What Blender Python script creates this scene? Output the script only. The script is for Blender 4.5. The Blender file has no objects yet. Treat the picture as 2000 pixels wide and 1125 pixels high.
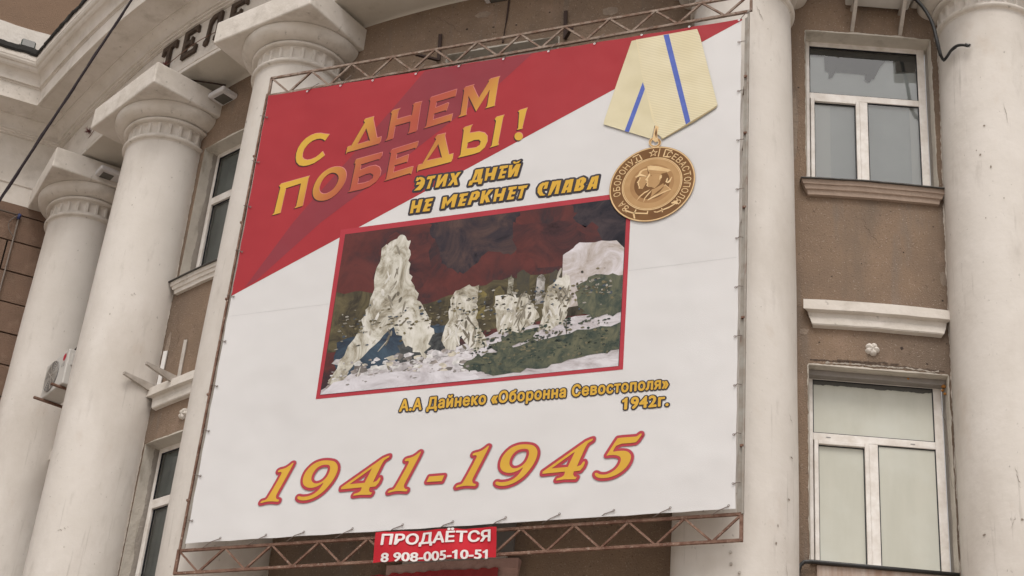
import bpy, bmesh, math, random
from mathutils import Vector, Matrix, noise
from mathutils.geometry import tessellate_polygon, interpolate_bezier
sin, cos, pi, rad = math.sin, math.cos, math.pi, math.radians
random.seed(7)
SC = bpy.context.scene
COL = SC.collection

# ------------------------------------------------------------------ camera, world, sun, exposure
F_PX, PITCH, ROLL, YAW = 3363.695, rad(29.794), rad(5.139), rad(-22.48)
CP = Vector((7.191, -16.326, -6.84))
fwd = Vector((sin(YAW)*cos(PITCH), cos(YAW)*cos(PITCH), sin(PITCH)))
rgt = Vector((cos(YAW), -sin(YAW), 0)); upv = rgt.cross(fwd)
R2 = rgt*cos(ROLL)+upv*sin(ROLL); U2 = upv*cos(ROLL)-rgt*sin(ROLL)
cd = bpy.data.cameras.new('camera'); cam = bpy.data.objects.new('camera', cd); COL.objects.link(cam)
cd.sensor_width = 36; cd.lens = F_PX/2000*36; cd.clip_end = 2000; cd.clip_start = .1
cam.matrix_world = Matrix(((R2.x, U2.x, -fwd.x, CP.x), (R2.y, U2.y, -fwd.y, CP.y), (R2.z, U2.z, -fwd.z, CP.z), (0, 0, 0, 1)))
SC.camera = cam

W = bpy.data.worlds.new('World'); SC.world = W; W.use_nodes = True
nt = W.node_tree; bg = nt.nodes['Background']
sky = nt.nodes.new('ShaderNodeTexSky'); sky.sky_type = 'NISHITA'; sky.sun_disc = False
SUN_EL, SUN_AZ = rad(60), rad(160)          # azimuth measured clockwise from +Y
sky.sun_elevation = SUN_EL; sky.sun_rotation = SUN_AZ; sky.dust_density = 4.0; sky.air_density = 1.0
hs = nt.nodes.new('ShaderNodeHueSaturation'); hs.inputs['Saturation'].default_value = 0.16
tint = nt.nodes.new('ShaderNodeMix'); tint.data_type = 'RGBA'; tint.blend_type = 'MULTIPLY'
tint.inputs['Factor'].default_value = 1.0; tint.inputs[7].default_value = (1.0, .972, .945, 1)
nt.links.new(sky.outputs[0], hs.inputs['Color']); nt.links.new(hs.outputs[0], tint.inputs[6])
nt.links.new(tint.outputs[2], bg.inputs['Color']); bg.inputs['Strength'].default_value = 0.15
ld = bpy.data.lights.new('sun', 'SUN'); ld.energy = 1.15; ld.angle = rad(22); ld.color = (1, .95, .88)
sun = bpy.data.objects.new('sun', ld); COL.objects.link(sun)
dirv = Vector((sin(SUN_AZ)*cos(SUN_EL), cos(SUN_AZ)*cos(SUN_EL), sin(SUN_EL)))
sun.rotation_euler = dirv.to_track_quat('Z', 'Y').to_euler()
SC.view_settings.view_transform = 'Standard'; SC.view_settings.look = 'None'
SC.view_settings.gamma = 1; SC.view_settings.exposure = 0.20; SC.view_settings.use_curve_mapping = False

# ------------------------------------------------------------------ geometry of the place
R = 12.664                 # radius of the ring of columns, centre (0, R)
RW = 12.437                # radius of the wall face
YB = -0.64                 # plane of the advertising board
CANG = [-41.5, -27.54, -14.617, 14.059, 27.999]
def ray(px, py): return (fwd*F_PX+R2*(px-1000)-U2*(py-562.5)).normalized()
def bd(px, py, y=YB):      # a print co-ordinate on the flat board -> (X, Z) of the board plane
    d = ray(px, py); p = CP+d*((y-CP.y)/d.y); return (p.x, p.z)
def pol(r, deg, z=0.0): a = rad(deg); return Vector((r*sin(a), R-r*cos(a), z))
def xtr(deg): return .0012*max(0, -deg-30)**2

# ------------------------------------------------------------------ materials
def mat(name, base, rough=.8, metal=0, var=None, scale=3.0, detail=6, stretch=(1, 1, 1), bump=0, bscale=40, spots=None, spec=.3, layers=()):
    m = bpy.data.materials.new(name); m.use_nodes = True; t = m.node_tree; N = t.nodes; L = t.links
    b = N['Principled BSDF']; b.inputs['Roughness'].default_value = rough; b.inputs['Metallic'].default_value = metal
    b.inputs['Specular IOR Level'].default_value = spec
    b.inputs['Base Color'].default_value = (*base, 1)
    tc = N.new('ShaderNodeTexCoord'); mp = N.new('ShaderNodeMapping'); mp.inputs['Scale'].default_value = stretch
    L.new(tc.outputs['Object'], mp.inputs[0]); src = None
    if var:
        n = N.new('ShaderNodeTexNoise'); n.inputs['Scale'].default_value = scale; n.inputs['Detail'].default_value = detail; n.inputs['Roughness'].default_value = .62
        L.new(mp.outputs[0], n.inputs['Vector'])
        r = N.new('ShaderNodeValToRGB'); r.color_ramp.elements[0].position = .33; r.color_ramp.elements[1].position = .68
        r.color_ramp.elements[0].color = (*var, 1); r.color_ramp.elements[1].color = (*base, 1)
        L.new(n.outputs[0], r.inputs[0]); src = r.outputs[0]
    for (lc, ls, lo, hi, lst, ldet, amt) in layers:      # stains and wear: colour, scale, ramp low/high, stretch, detail, amount
        mp2 = N.new('ShaderNodeMapping'); mp2.inputs['Scale'].default_value = lst; mp2.inputs['Location'].default_value = (random.random()*9, random.random()*9, random.random()*9)
        L.new(tc.outputs['Object'], mp2.inputs[0])
        n2 = N.new('ShaderNodeTexNoise'); n2.inputs['Scale'].default_value = ls; n2.inputs['Detail'].default_value = ldet; n2.inputs['Roughness'].default_value = .6
        L.new(mp2.outputs[0], n2.inputs['Vector'])
        r2 = N.new('ShaderNodeMapRange'); r2.inputs[1].default_value = lo; r2.inputs[2].default_value = hi; r2.inputs[4].default_value = amt
        L.new(n2.outputs[0], r2.inputs[0])
        mx = N.new('ShaderNodeMix'); mx.data_type = 'RGBA'; mx.inputs[7].default_value = (*lc, 1)
        if src is None: mx.inputs[6].default_value = (*base, 1)
        else: L.new(src, mx.inputs[6])
        L.new(r2.outputs[0], mx.inputs[0]); src = mx.outputs[2]
    if spots:
        v = N.new('ShaderNodeTexVoronoi'); v.inputs['Scale'].default_value = spots[1]; L.new(mp.outputs[0], v.inputs['Vector'])
        r2 = N.new('ShaderNodeMapRange'); r2.inputs[1].default_value = spots[2]; r2.inputs[2].default_value = spots[2]*.6
        L.new(v.outputs['Distance'], r2.inputs[0])
        mx = N.new('ShaderNodeMix'); mx.data_type = 'RGBA'; mx.inputs[7].default_value = (*spots[0], 1)
        if src is None: mx.inputs[6].default_value = (*base, 1)
        else: L.new(src, mx.inputs[6])
        L.new(r2.outputs[0], mx.inputs[0]); src = mx.outputs[2]
    if src is not None: L.new(src, b.inputs['Base Color'])
    if bump:
        n = N.new('ShaderNodeTexNoise'); n.inputs['Scale'].default_value = bscale; n.inputs['Detail'].default_value = 8; L.new(mp.outputs[0], n.inputs['Vector'])
        bp = N.new('ShaderNodeBump'); bp.inputs['Strength'].default_value = bump; bp.inputs['Distance'].default_value = .02
        L.new(n.outputs[0], bp.inputs['Height']); L.new(bp.outputs[0], b.inputs['Normal'])
    return m

GR = (.22, .19, .15)
M_COL = mat('column_limewash', (.645, .605, .565), .85, var=(.59, .55, .505), scale=1.3, bump=.3, bscale=9,
            layers=[((.38, .33, .28), .9, .50, .72, (1, 1, .45), 8, .42), ((.34, .305, .27), 4.2, .60, .74, (1, 1, .25), 9, .36), ((.46, .36, .28), 1.7, .62, .76, (1, 1, .6), 8, .35), ((.22, .20, .175), 21, .68, .74, (1, 1, .6), 4, .6), ((.30, .27, .24), 9, .64, .72, (1.5, 1.5, .08), 6, .35)])
M_TRIM = mat('trim_limewash', (.655, .61, .565), .85, var=(.56, .515, .46), scale=2.2, bump=.4, bscale=14,
             layers=[((.32, .28, .235), 3.0, .54, .74, (1, 1, 1), 9, .5), ((.2, .18, .15), 11, .64, .74, (1, 1, 1), 6, .6)])
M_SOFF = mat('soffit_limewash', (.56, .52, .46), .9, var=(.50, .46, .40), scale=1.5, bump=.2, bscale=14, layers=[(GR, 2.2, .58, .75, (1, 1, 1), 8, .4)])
M_WALL = mat('brown_render', (.232, .162, .112), .92, var=(.190, .135, .097), scale=1.3, bump=.6, bscale=60,
             layers=[((.135, .103, .080), .50, .46, .70, (1, 1, .5), 9, .85), ((.29, .205, .155), 2.6, .54, .72, (1, 1, 1), 9, .55), ((.17, .145, .125), 4.5, .56, .70, (1, 1, .15), 8, .55), ((.36, .29, .24), 50, .62, .68, (1, 1, 1), 3, .8), ((.10, .07, .05), 34, .65, .70, (1, 1, 1), 2, .8), ((.115, .10, .085), 1.1, .56, .72, (1, 1, .16), 8, .6)])
M_REV = mat('reveal_plaster', (.56, .52, .46), .9, var=(.46, .42, .37), scale=3, bump=.5, bscale=25, layers=[((.24, .21, .17), 4, .56, .72, (1, 1, .4), 8, .6)])
M_REVG = mat('reveal_grey_mortar', (.36, .325, .29), .9, var=(.29, .26, .23), scale=5, bump=.6, bscale=30)
M_PAINTEDGE = mat('flaking_paint', (.60, .56, .51), .85, var=(.42, .36, .30), scale=14, bump=.6, bscale=50)
M_STONE = mat('brown_stone', (.195, .125, .088), .9, var=(.155, .10, .072), scale=2.4, bump=.8, bscale=45, layers=[((.26, .18, .13), 5, .56, .75, (1, 1, 1), 8, .5), ((.1, .075, .055), 2, .58, .74, (1, 1, .4), 8, .5)])
M_JOINT = mat('dark_mortar', (.035, .028, .02), .95, bump=.4)
M_WINGUP = mat('brown_upper_render', (.22, .145, .098), .92, var=(.20, .132, .09), scale=2, bump=.6, bscale=60)
M_PVC = mat('white_window_plastic', (.77, .74, .71), .45, var=(.60, .55, .50), scale=6, spec=.4, layers=[((.42, .36, .30), 7, .6, .75, (1, 1, .3), 6, .4)])
M_GASKET = mat('black_gasket', (.02, .02, .025), .5)
M_REFL_BARE = mat('dark_reflection_bare_glass', (.085, .083, .078), .6, var=(.10, .098, .09), scale=4)
M_SKY_GREY = mat('grey_sky_reflection', (.82, .84, .84), .8, var=(.74, .76, .76), scale=1.5)
M_REFL_PALE = mat('pale_column_reflection', (.90, .90, .88), .8)
M_BL_WHITE = mat('whitewashed_glass', (.52, .515, .45), .25, var=(.47, .468, .405), scale=1.2, stretch=(3, 1, .5), layers=[((.56, .57, .52), 1.1, .45, .65, (1, 1, 1), 4, .6), ((.5, .5, .42), 5, .62, .75, (2, 2, .3), 6, .35)])
M_SKY_DULL = mat('dull_sky_reflection', (.42, .45, .44), .8, var=(.30, .325, .315), scale=1.3)
M_TIN = mat('sill_flashing', (.10, .095, .09), .6, .3, var=(.06, .055, .05), scale=6, bump=.3)
M_RUST = mat('rusty_painted_steel', (.33, .27, .225), .75, .1, var=(.15, .08, .052), scale=9, bump=.6, bscale=60, layers=[((.12, .05, .03), 22, .56, .68, (1, 1, 1), 5, .7)])
M_RUST2 = mat('rusty_steel', (.25, .155, .115), .8, .1, var=(.115, .052, .034), scale=10, bump=.6, bscale=60, layers=[((.45, .36, .30), 20, .58, .68, (1, 1, 1), 5, .6)])
M_RAIL = mat('grey_rail_steel', (.33, .315, .285), .6, .2, var=(.24, .20, .165), scale=5, layers=[((.14, .06, .035), 9, .60, .70, (1, 1, .3), 6, .8)])
M_WIRE = mat('tie_wire_steel', (.20, .16, .14), .5, .5)
M_ROD = mat('dark_iron', (.055, .035, .03), .7, .2)
M_GALV = mat('grommet_metal', (.72, .70, .68), .3, .8)
M_BLACK = mat('black_rubber', (.018, .017, .017), .45, spec=.5, bump=.3, bscale=50)
M_CABLE = mat('cable_sheath', (.012, .006, .008), .7, spec=.15)
M_TINSEL = mat('dark_red_tinsel', (.16, .05, .05), .6)
M_ROOFF = mat('roofing_felt', (.022, .02, .018), .95, bump=.8, bscale=18)
M_ALUM = mat('bracket_paint', (.50, .46, .42), .6, .1, var=(.36, .32, .28), scale=8)
M_ACW = mat('unit_enamel', (.56, .545, .52), .5, var=(.5, .48, .45), scale=4)
M_ACG = mat('fan_grille', (.20, .20, .20), .6)
M_RED = mat('logo_red', (.42, .02, .045), .5)
M_LETT = mat('sign_metal', (.055, .04, .032), .75, .2, var=(.10, .07, .05), scale=12)
M_LETTIN = mat('sign_inner', (.34, .28, .2), .85, var=(.2, .15, .1), scale=12)
M_LAMP = mat('lamp_housing', (.62, .60, .60), .5, var=(.52, .50, .50), scale=8)
M_LENS = mat('lamp_lens', (.10, .095, .085), .15, spec=.6)
M_GREEN = mat('flood_green', (.035, .048, .040), .6)
M_BLUE = mat('blue_tape', (.03, .04, .12), .6)
M_PIPE = mat('conduit', (.16, .13, .11), .6)

def glass_mat():
    m = bpy.data.materials.new('window_glass'); m.use_nodes = True; t = m.node_tree; N = t.nodes; L = t.links
    N.remove(N['Principled BSDF']); o = N['Material Output']
    tr = N.new('ShaderNodeBsdfTransparent'); tr.inputs[0].default_value = (.93, .95, .94, 1)
    gl = N.new('ShaderNodeBsdfGlossy'); gl.inputs['Roughness'].default_value = .03
    fr = N.new('ShaderNodeFresnel'); fr.inputs[0].default_value = 2.0
    mx = N.new('ShaderNodeMixShader'); L.new(fr.outputs[0], mx.inputs[0]); L.new(tr.outputs[0], mx.inputs[1]); L.new(gl.outputs[0], mx.inputs[2])
    L.new(mx.outputs[0], o.inputs[0]); return m
M_GLASS = glass_mat()

def print_mat(name, c, var=None, scale=2.0, rough=.42):
    # ink on coated tarpaulin: fine weave and the soft folds of the sheet as relief
    m = bpy.data.materials.new(name); m.use_nodes = True; t = m.node_tree; N = t.nodes; L = t.links
    b = N['Principled BSDF']; b.inputs['Roughness'].default_value = rough; b.inputs['Specular IOR Level'].default_value = .12
    tc = N.new('ShaderNodeTexCoord')
    n = N.new('ShaderNodeTexNoise'); n.inputs['Scale'].default_value = scale; n.inputs['Detail'].default_value = 7
    L.new(tc.outputs['Object'], n.inputs['Vector'])
    r = N.new('ShaderNodeValToRGB'); v = var or tuple(x*.93 for x in c)
    r.color_ramp.elements[0].position = .35; r.color_ramp.elements[1].position = .65
    r.color_ramp.elements[0].color = (*v, 1); r.color_ramp.elements[1].color = (*c, 1)
    L.new(n.outputs[0], r.inputs[0]); L.new(r.outputs[0], b.inputs['Base Color'])
    g = N.new('ShaderNodeTexNoise'); g.inputs['Scale'].default_value = .55; g.inputs['Detail'].default_value = 3
    L.new(tc.outputs['Object'], g.inputs['Vector'])
    g2 = N.new('ShaderNodeTexNoise'); g2.inputs['Scale'].default_value = 180; L.new(tc.outputs['Object'], g2.inputs['Vector'])
    ad = N.new('ShaderNodeMath'); ad.operation = 'MULTIPLY_ADD'; ad.inputs[1].default_value = .02; L.new(g2.outputs[0], ad.inputs[0]); L.new(g.outputs[0], ad.inputs[2])
    bp = N.new('ShaderNodeBump'); bp.inputs['Strength'].default_value = .5; bp.inputs['Distance'].default_value = .2
    L.new(ad.outputs[0], bp.inputs['Height']); L.new(bp.outputs[0], b.inputs['Normal'])
    return m, r, tc
P = {}
def pm(key, c, var=None, scale=2.0, rough=.42):
    if key not in P: P[key] = print_mat('print_'+key, c, var, scale, rough)[0]
    return P[key]
pm('white', (.70, .69, .692), (.68, .67, .672), 1.2)
def translucent(m, k):
    t = m.node_tree; N = t.nodes; L = t.links; o = N['Material Output']; b = N['Principled BSDF']
    tr = N.new('ShaderNodeBsdfTranslucent'); tr.inputs[0].default_value = (.75, .70, .68, 1); mx = N.new('ShaderNodeMixShader'); mx.inputs[0].default_value = k
    L.new(b.outputs[0], mx.inputs[1]); L.new(tr.outputs[0], mx.inputs[2]); L.new(mx.outputs[0], o.inputs[0])
translucent(P['white'], .12)
pm('red', (.35, .035, .043), (.33, .033, .041), 1.5)
pm('band', (.23, .042, .055), (.26, .040, .052), 1.0); pm('frame_red', (.40, .045, .06)); pm('dark', (.05, .045, .054)); pm('gold', (.62, .37, .055), (.58, .345, .05), 3)
pm('shade', (.07, .028, .03)); pm('ring_red', (.42, .055, .075)); pm('halo', (.50, .43, .45)); pm('sign_red', (.52, .022, .035), (.44, .02, .03), 3); pm('sign_white', (.74, .70, .69))

# ------------------------------------------------------------------ object helpers
def link(o, parent=None):
    COL.objects.link(o)
    if parent is not None: o.parent = parent
    return o
def thing(name, label, cat, loc=(0, 0, 0), rz=0, group=None):
    o = bpy.data.objects.new(name, None); COL.objects.link(o); o.location = loc; o.rotation_euler = (0, 0, rz)
    o.empty_display_size = .2; o['label'] = label; o['category'] = cat
    if group: o['group'] = group
    return o
def origin(parent):
    v = Vector((0, 0, 0)); o = parent
    while o is not None: v += o.location; o = o.parent
    return v
def mk(name, V, Fc, m, parent=None, world=True, smooth=False):
    off = origin(parent) if (world and parent is not None) else Vector((0, 0, 0))
    me = bpy.data.meshes.new(name); me.from_pydata([tuple(Vector(v)-off) for v in V], [], Fc); me.update()
    for mm in (m if isinstance(m, (list, tuple)) else [m]): me.materials.append(mm)
    if smooth:
        for p in me.polygons: p.use_smooth = True
    return link(bpy.data.objects.new(name, me), parent)
class MB:
    def __init__(s): s.V = []; s.F = []; s.mi = []
    def add(s, V, Fc, mi=0):
        o = len(s.V); s.V += [Vector(v) for v in V]; s.F += [tuple(i+o for i in f) for f in Fc]; s.mi += [mi]*len(Fc)
    def box(s, a, b, M=None, mi=0):
        x0, y0, z0 = a; x1, y1, z1 = b
        V = [Vector(v) for v in ((x0, y0, z0), (x1, y0, z0), (x1, y1, z0), (x0, y1, z0), (x0, y0, z1), (x1, y0, z1), (x1, y1, z1), (x0, y1, z1))]
        if M is not None: V = [M @ v for v in V]
        s.add(V, [(0, 3, 2, 1), (4, 5, 6, 7), (0, 1, 5, 4), (1, 2, 6, 5), (2, 3, 7, 6), (3, 0, 4, 7)], mi)
    def tube(s, pts, r, n=8, mi=0, cap=True):
        pts = [Vector(p) for p in pts]; rings = []
        up = Vector((0, 0, 1))
        for i, p in enumerate(pts):
            d = (pts[min(i+1, len(pts)-1)]-pts[max(i-1, 0)]).normalized()
            a = d.cross(up)
            if a.length < .05: a = d.cross(Vector((1, 0, 0)))
            a.normalize(); b = d.cross(a); rr = r[i] if isinstance(r, (list, tuple)) else r
            rings.append([p+a*cos(2*pi*k/n)*rr+b*sin(2*pi*k/n)*rr for k in range(n)])
        V = [v for q in rings for v in q]; Fc = []
        for i in range(len(pts)-1):
            for k in range(n): Fc.append((i*n+k, i*n+(k+1) % n, (i+1)*n+(k+1) % n, (i+1)*n+k))
        if cap: Fc += [tuple(range(n-1, -1, -1)), tuple((len(pts)-1)*n+k for k in range(n))]
        s.add(V, Fc, mi)
    def bar(s, a, b, w, h, mi=0):       # square bar
        a = Vector(a); b = Vector(b); d = (b-a).normalized(); u = Vector((0, 0, 1)); x = d.cross(u)
        if x.length < .05: x = Vector((1, 0, 0))
        x.normalize(); y = d.cross(x).normalized(); x *= w/2; y *= h/2
        V = [a-x-y, a+x-y, a+x+y, a-x+y, b-x-y, b+x-y, b+x+y, b-x+y]
        s.add(V, [(0, 3, 2, 1), (4, 5, 6, 7), (0, 1, 5, 4), (1, 2, 6, 5), (2, 3, 7, 6), (3, 0, 4, 7)], mi)
    def lathe(s, prof, n=48, mi=0):
        V = []; Fc = []
        for (r, z) in prof:
            for k in range(n): V.append((r*cos(2*pi*k/n), r*sin(2*pi*k/n), z))
        for i in range(len(prof)-1):
            for k in range(n): Fc.append((i*n+k, i*n+(k+1) % n, (i+1)*n+(k+1) % n, (i+1)*n+k))
        s.add(V, Fc, mi)
    def build(s, name, m, parent=None, world=True, smooth=False, sharp=None):
        o = mk(name, s.V, s.F, m, parent, world, smooth)
        for p, i in zip(o.data.polygons, s.mi): p.material_index = i
        if smooth and sharp: o.data.set_sharp_from_angle(angle=rad(sharp))
        return o
def bevel(o, w=.01, seg=2):
    b = o.modifiers.new('bevel', 'BEVEL'); b.width = w; b.segments = seg; b.limit_method = 'ANGLE'; return o
def dup(o, parent=None, loc=None, rot=None):
    c = o.copy(); COL.objects.link(c)
    if parent is not None: c.parent = parent
    if loc is not None: c.location = loc
    if rot is not None: c.rotation_euler = rot
    for ch in list(o.children): dup(ch, c)
    return c

# ------------------------------------------------------------------ ground
g = mk('pavement', [(-300, -300, -8.4), (300, -300, -8.4), (300, 300, -8.4), (-300, 300, -8.4)], [(0, 1, 2, 3)],
       mat('street_paving', (.46, .41, .355), .9, var=(.40, .355, .31), scale=.6, bump=.3)); g['kind'] = 'structure'

# ------------------------------------------------------------------ the round-fronted building
B = thing('theatre_building', 'brown round-fronted building with tall cream columns behind the big poster', 'building', (0, 0, -8.4))
WIN = [(-34.8, 4.81, 7.08), (-20.72, 4.81, 7.06), (21.345, 4.81, 7.085), (-34.8, -.05, 2.32), (-20.72, -.05, 2.32), (21.345, -.05, 2.32), (-.5, 4.81, 7.16)]
WIN += [(a, -5.0, -2.6) for a in (-34.8, -20.72, 21.345)]
HW = 3.62
def wall_mesh():
    ths = set([-50 + i*1.25 for i in range(0, 81)]); zs = set([-8.4 + .6*i for i in range(28)]+[8.06])
    for (c, z0, z1) in WIN:
        hw = HW if c != -.5 else 3.62
        ths |= {c-hw, c+hw}; zs |= {z0, z1}
    ths = sorted(ths); zs = sorted(z for z in zs if z <= 8.061)
    V = []; Fc = []
    for z in zs:
        for t in ths: V.append(pol(RW, t, z))
    n = len(ths)
    for j in range(len(zs)-1):
        for i in range(n-1):
            tc_, zc = (ths[i]+ths[i+1])/2, (zs[j]+zs[j+1])/2
            if any(abs(tc_-c) < HW and z0 < zc < z1 for (c, z0, z1) in WIN): continue
            Fc.append((j*n+i, j*n+i+1, (j+1)*n+i+1, (j+1)*n+i))
    return mk('wall', V, Fc, M_WALL, B, smooth=True)
wall_mesh()

# swept mouldings ---------------------------------------------------------------
def sweep(name, prof, m, t0, t1, step=1.2, parent=B, close=False, smooth=False):
    V = []; Fc = []; n = len(prof); k = max(2, int((t1-t0)/step)+1)
    for i in range(k+1):
        t = t0+(t1-t0)*i/k
        for (r, z) in prof: V.append(pol(r+xtr(t), t, z))
    for i in range(k):
        for j in range(n-1): Fc.append((i*n+j, (i+1)*n+j, (i+1)*n+j+1, i*n+j+1))
    return mk(name, V, Fc, m, parent, smooth=False)
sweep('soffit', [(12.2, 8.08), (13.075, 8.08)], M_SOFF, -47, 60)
sweep('frieze', [(13.075, 8.082), (13.085, 8.09), (13.085, 8.135), (13.055, 8.15), (13.055, 8.175), (13.068, 8.185), (13.068, 8.21), (13.04, 8.22), (13.04, 8.93)], M_TRIM, -47, 60)
def arc(c, r, a0, a1, n=6): return [(c[0]+r*cos(rad(a0+(a1-a0)*i/n)), c[1]+r*sin(rad(a0+(a1-a0)*i/n))) for i in range(n+1)]
CORN = [(13.042, 8.93), (13.085, 8.935), (13.085, 8.96), (13.12, 8.965), (13.125, 8.99), (13.155, 8.992), (13.16, 9.015)] + \
       [(13.16+.14*(1-cos(rad(a))), 9.015+.15*sin(rad(a))) for a in range(10, 91, 10)] + [(13.30, 9.195), (13.33, 9.2), (13.70, 9.2), (13.71, 9.185), (13.75, 9.185), (13.75, 9.47), (13.765, 9.475), (13.765, 9.50), (13.80, 9.505), (13.80, 9.535)] + \
       [(13.80+.10*(1-cos(rad(a))), 9.535+.16*sin(rad(a))) for a in range(15, 91, 15)] + [(13.905, 9.70), (13.93, 9.72), (13.945, 9.76)] + \
       [(13.945+.05*sin(rad(a)), 9.76+.08*(1-cos(rad(a)))) for a in range(30, 91, 30)] + [(14.0, 9.84), (14.0, 9.98), (13.96, 9.99)]
sweep('cornice', CORN, M_TRIM, -47, 60, .8)
# tattered roofing felt along the cornice top
def ragged(t0, t1, f, n, m, name, parent, amp=.03):
    V = []; Fc = []
    for i in range(n+1):
        t = t0+(t1-t0)*i/n
        for q in range(4): V.append(f(t, q, amp*(noise.noise(Vector((t*3.1, q*1.7, 2.2)))+.35*noise.noise(Vector((t*17, q, 5))))))
    for i in range(n):
        for q in range(3): Fc.append((i*4+q, (i+1)*4+q, (i+1)*4+q+1, i*4+q+1))
    return mk(name, V, Fc, m, parent)
ragged(-46, 60, lambda t, q, a: pol([14.02, 14.035, 13.99, 11.5][q]+xtr(t)+a*.4, t, [9.94, 9.985, 10.11, 10.14][q]+a), 420, M_ROOFF, 'roof_edge', B, .05)

# columns -----------------------------------------------------------------------
def shaft_r(z):
    t = (6-z)/6; t = min(t, 1.08); return .617+.097*t-.044*t*t
def make_column(first):
    mb = MB(); n = 72; V = []; Fc = []; zs = [-8.4]+[-7+.35*i for i in range(41)]; zs = [z for z in zs if z < 7.0]+[7.085]
    for z in zs:
        for k in range(n):
            a = 2*pi*k/n; r = shaft_r(z)+.006*noise.noise(Vector((cos(a)*2, sin(a)*2, z*.8)))
            V.append((r*cos(a), r*sin(a), z))
    for i in range(len(zs)-1):
        for k in range(n): Fc.append((i*n+k, i*n+(k+1) % n, (i+1)*n+(k+1) % n, (i+1)*n+k))
    c = mk('column', V, Fc, M_COL, B, world=False, smooth=True)
    # astragal
    a = MB(); rt = shaft_r(7.09)
    a.lathe([(rt-.01, 7.06), (rt+.008, 7.075)]+[(rt+.012+.042*sin(rad(x)), 7.12-.035*cos(rad(x))) for x in range(0, 181, 20)]+[(rt+.012, 7.165), (rt-.02, 7.17)], 72)
    a.build('astragal', M_TRIM, c, False, True, 35)
    # fluted neck
    V = []; Fc = []; nf = 24; per = 10
    rows = [(7.165, 0), (7.185, .15), (7.20, .9), (7.215, 1), (7.31, 1), (7.335, .85), (7.35, .45), (7.358, .1), (7.375, 0)]
    for (z, w) in rows:
        for k in range(nf*per):
            u = ((k % per)/per)*2-1; s_ = max(0, 1-(abs(u)/.8)**2) if abs(u) < .8 else 0
            r = rt+.006-.042*math.sqrt(s_)*w
            V.append((r*cos(2*pi*k/(nf*per)), r*sin(2*pi*k/(nf*per)), z))
    nn = nf*per
    for i in range(len(rows)-1):
        for k in range(nn): Fc.append((i*nn+k, i*nn+(k+1) % nn, (i+1)*nn+(k+1) % nn, (i+1)*nn+k))
    mk('fluted_neck', V, Fc, M_TRIM, c, False)
    a = MB()
    a.lathe([(rt, 7.37), (rt+.05, 7.372)]+[(rt+.05+.03*sin(rad(x)), 7.398-.026*cos(rad(x))) for x in range(0, 181, 30)]+[(rt+.045, 7.43)], 72)
    e = [(rt+.045, 7.43)]+[(rt+.05+.195*sin(rad(x))**.9, 7.585-.155*cos(rad(x))) for x in range(8, 91, 8)]+[(rt+.245, 7.597), (rt+.225, 7.607)]
    a.lathe(e, 72)
    a.build('echinus', M_TRIM, c, False, True, 35)
    ab = MB(); h = .888; ab.box((-h, -h, 7.605), (h, .6, 7.975)); o = ab.build('abacus', M_TRIM, c, False)
    # chip and soften the slab
    bevel(o, .022, 2)
    return c
col0 = make_column(True)
for i, a in enumerate(CANG):
    o = col0 if i == 0 else dup(col0, B)
    p = pol(R, a, 0); o.location = (p.x, p.y, 8.4+[.06, -.05, .05, 0, -.02][i]); o.rotation_euler = (0, 0, rad(a))

# ragged overlap of limewash where each column meets the render
for i, a in enumerate(CANG):
    for s in ((-1, 1) if i > 2 else (1,)):
        V = []; Fc = []; n = 360
        for k in range(n+1):
            z = -3+10.1*k/n; rr = shaft_r(z); hw = math.degrees(math.sqrt(max(rr*rr-.227**2, 0))/RW)
            w = .010+.016*noise.noise(Vector((i*7+s*3, 1.3, z*2.1)))+.014*noise.noise(Vector((i*7+s*3, 4.3, z*11)))+.008*noise.noise(Vector((i*5+s, 4.3, z*40)))
            w = max(w, .002)
            V += [pol(RW+.002, a+s*(hw-.3), z), pol(RW+.006, a+s*(hw+math.degrees(w/RW)), z)]
        Fc = [(2*k, 2*k+1, 2*k+3, 2*k+2) for k in range(n)]
        mk('paint_edge', V, Fc, M_PAINTEDGE, B)

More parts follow.
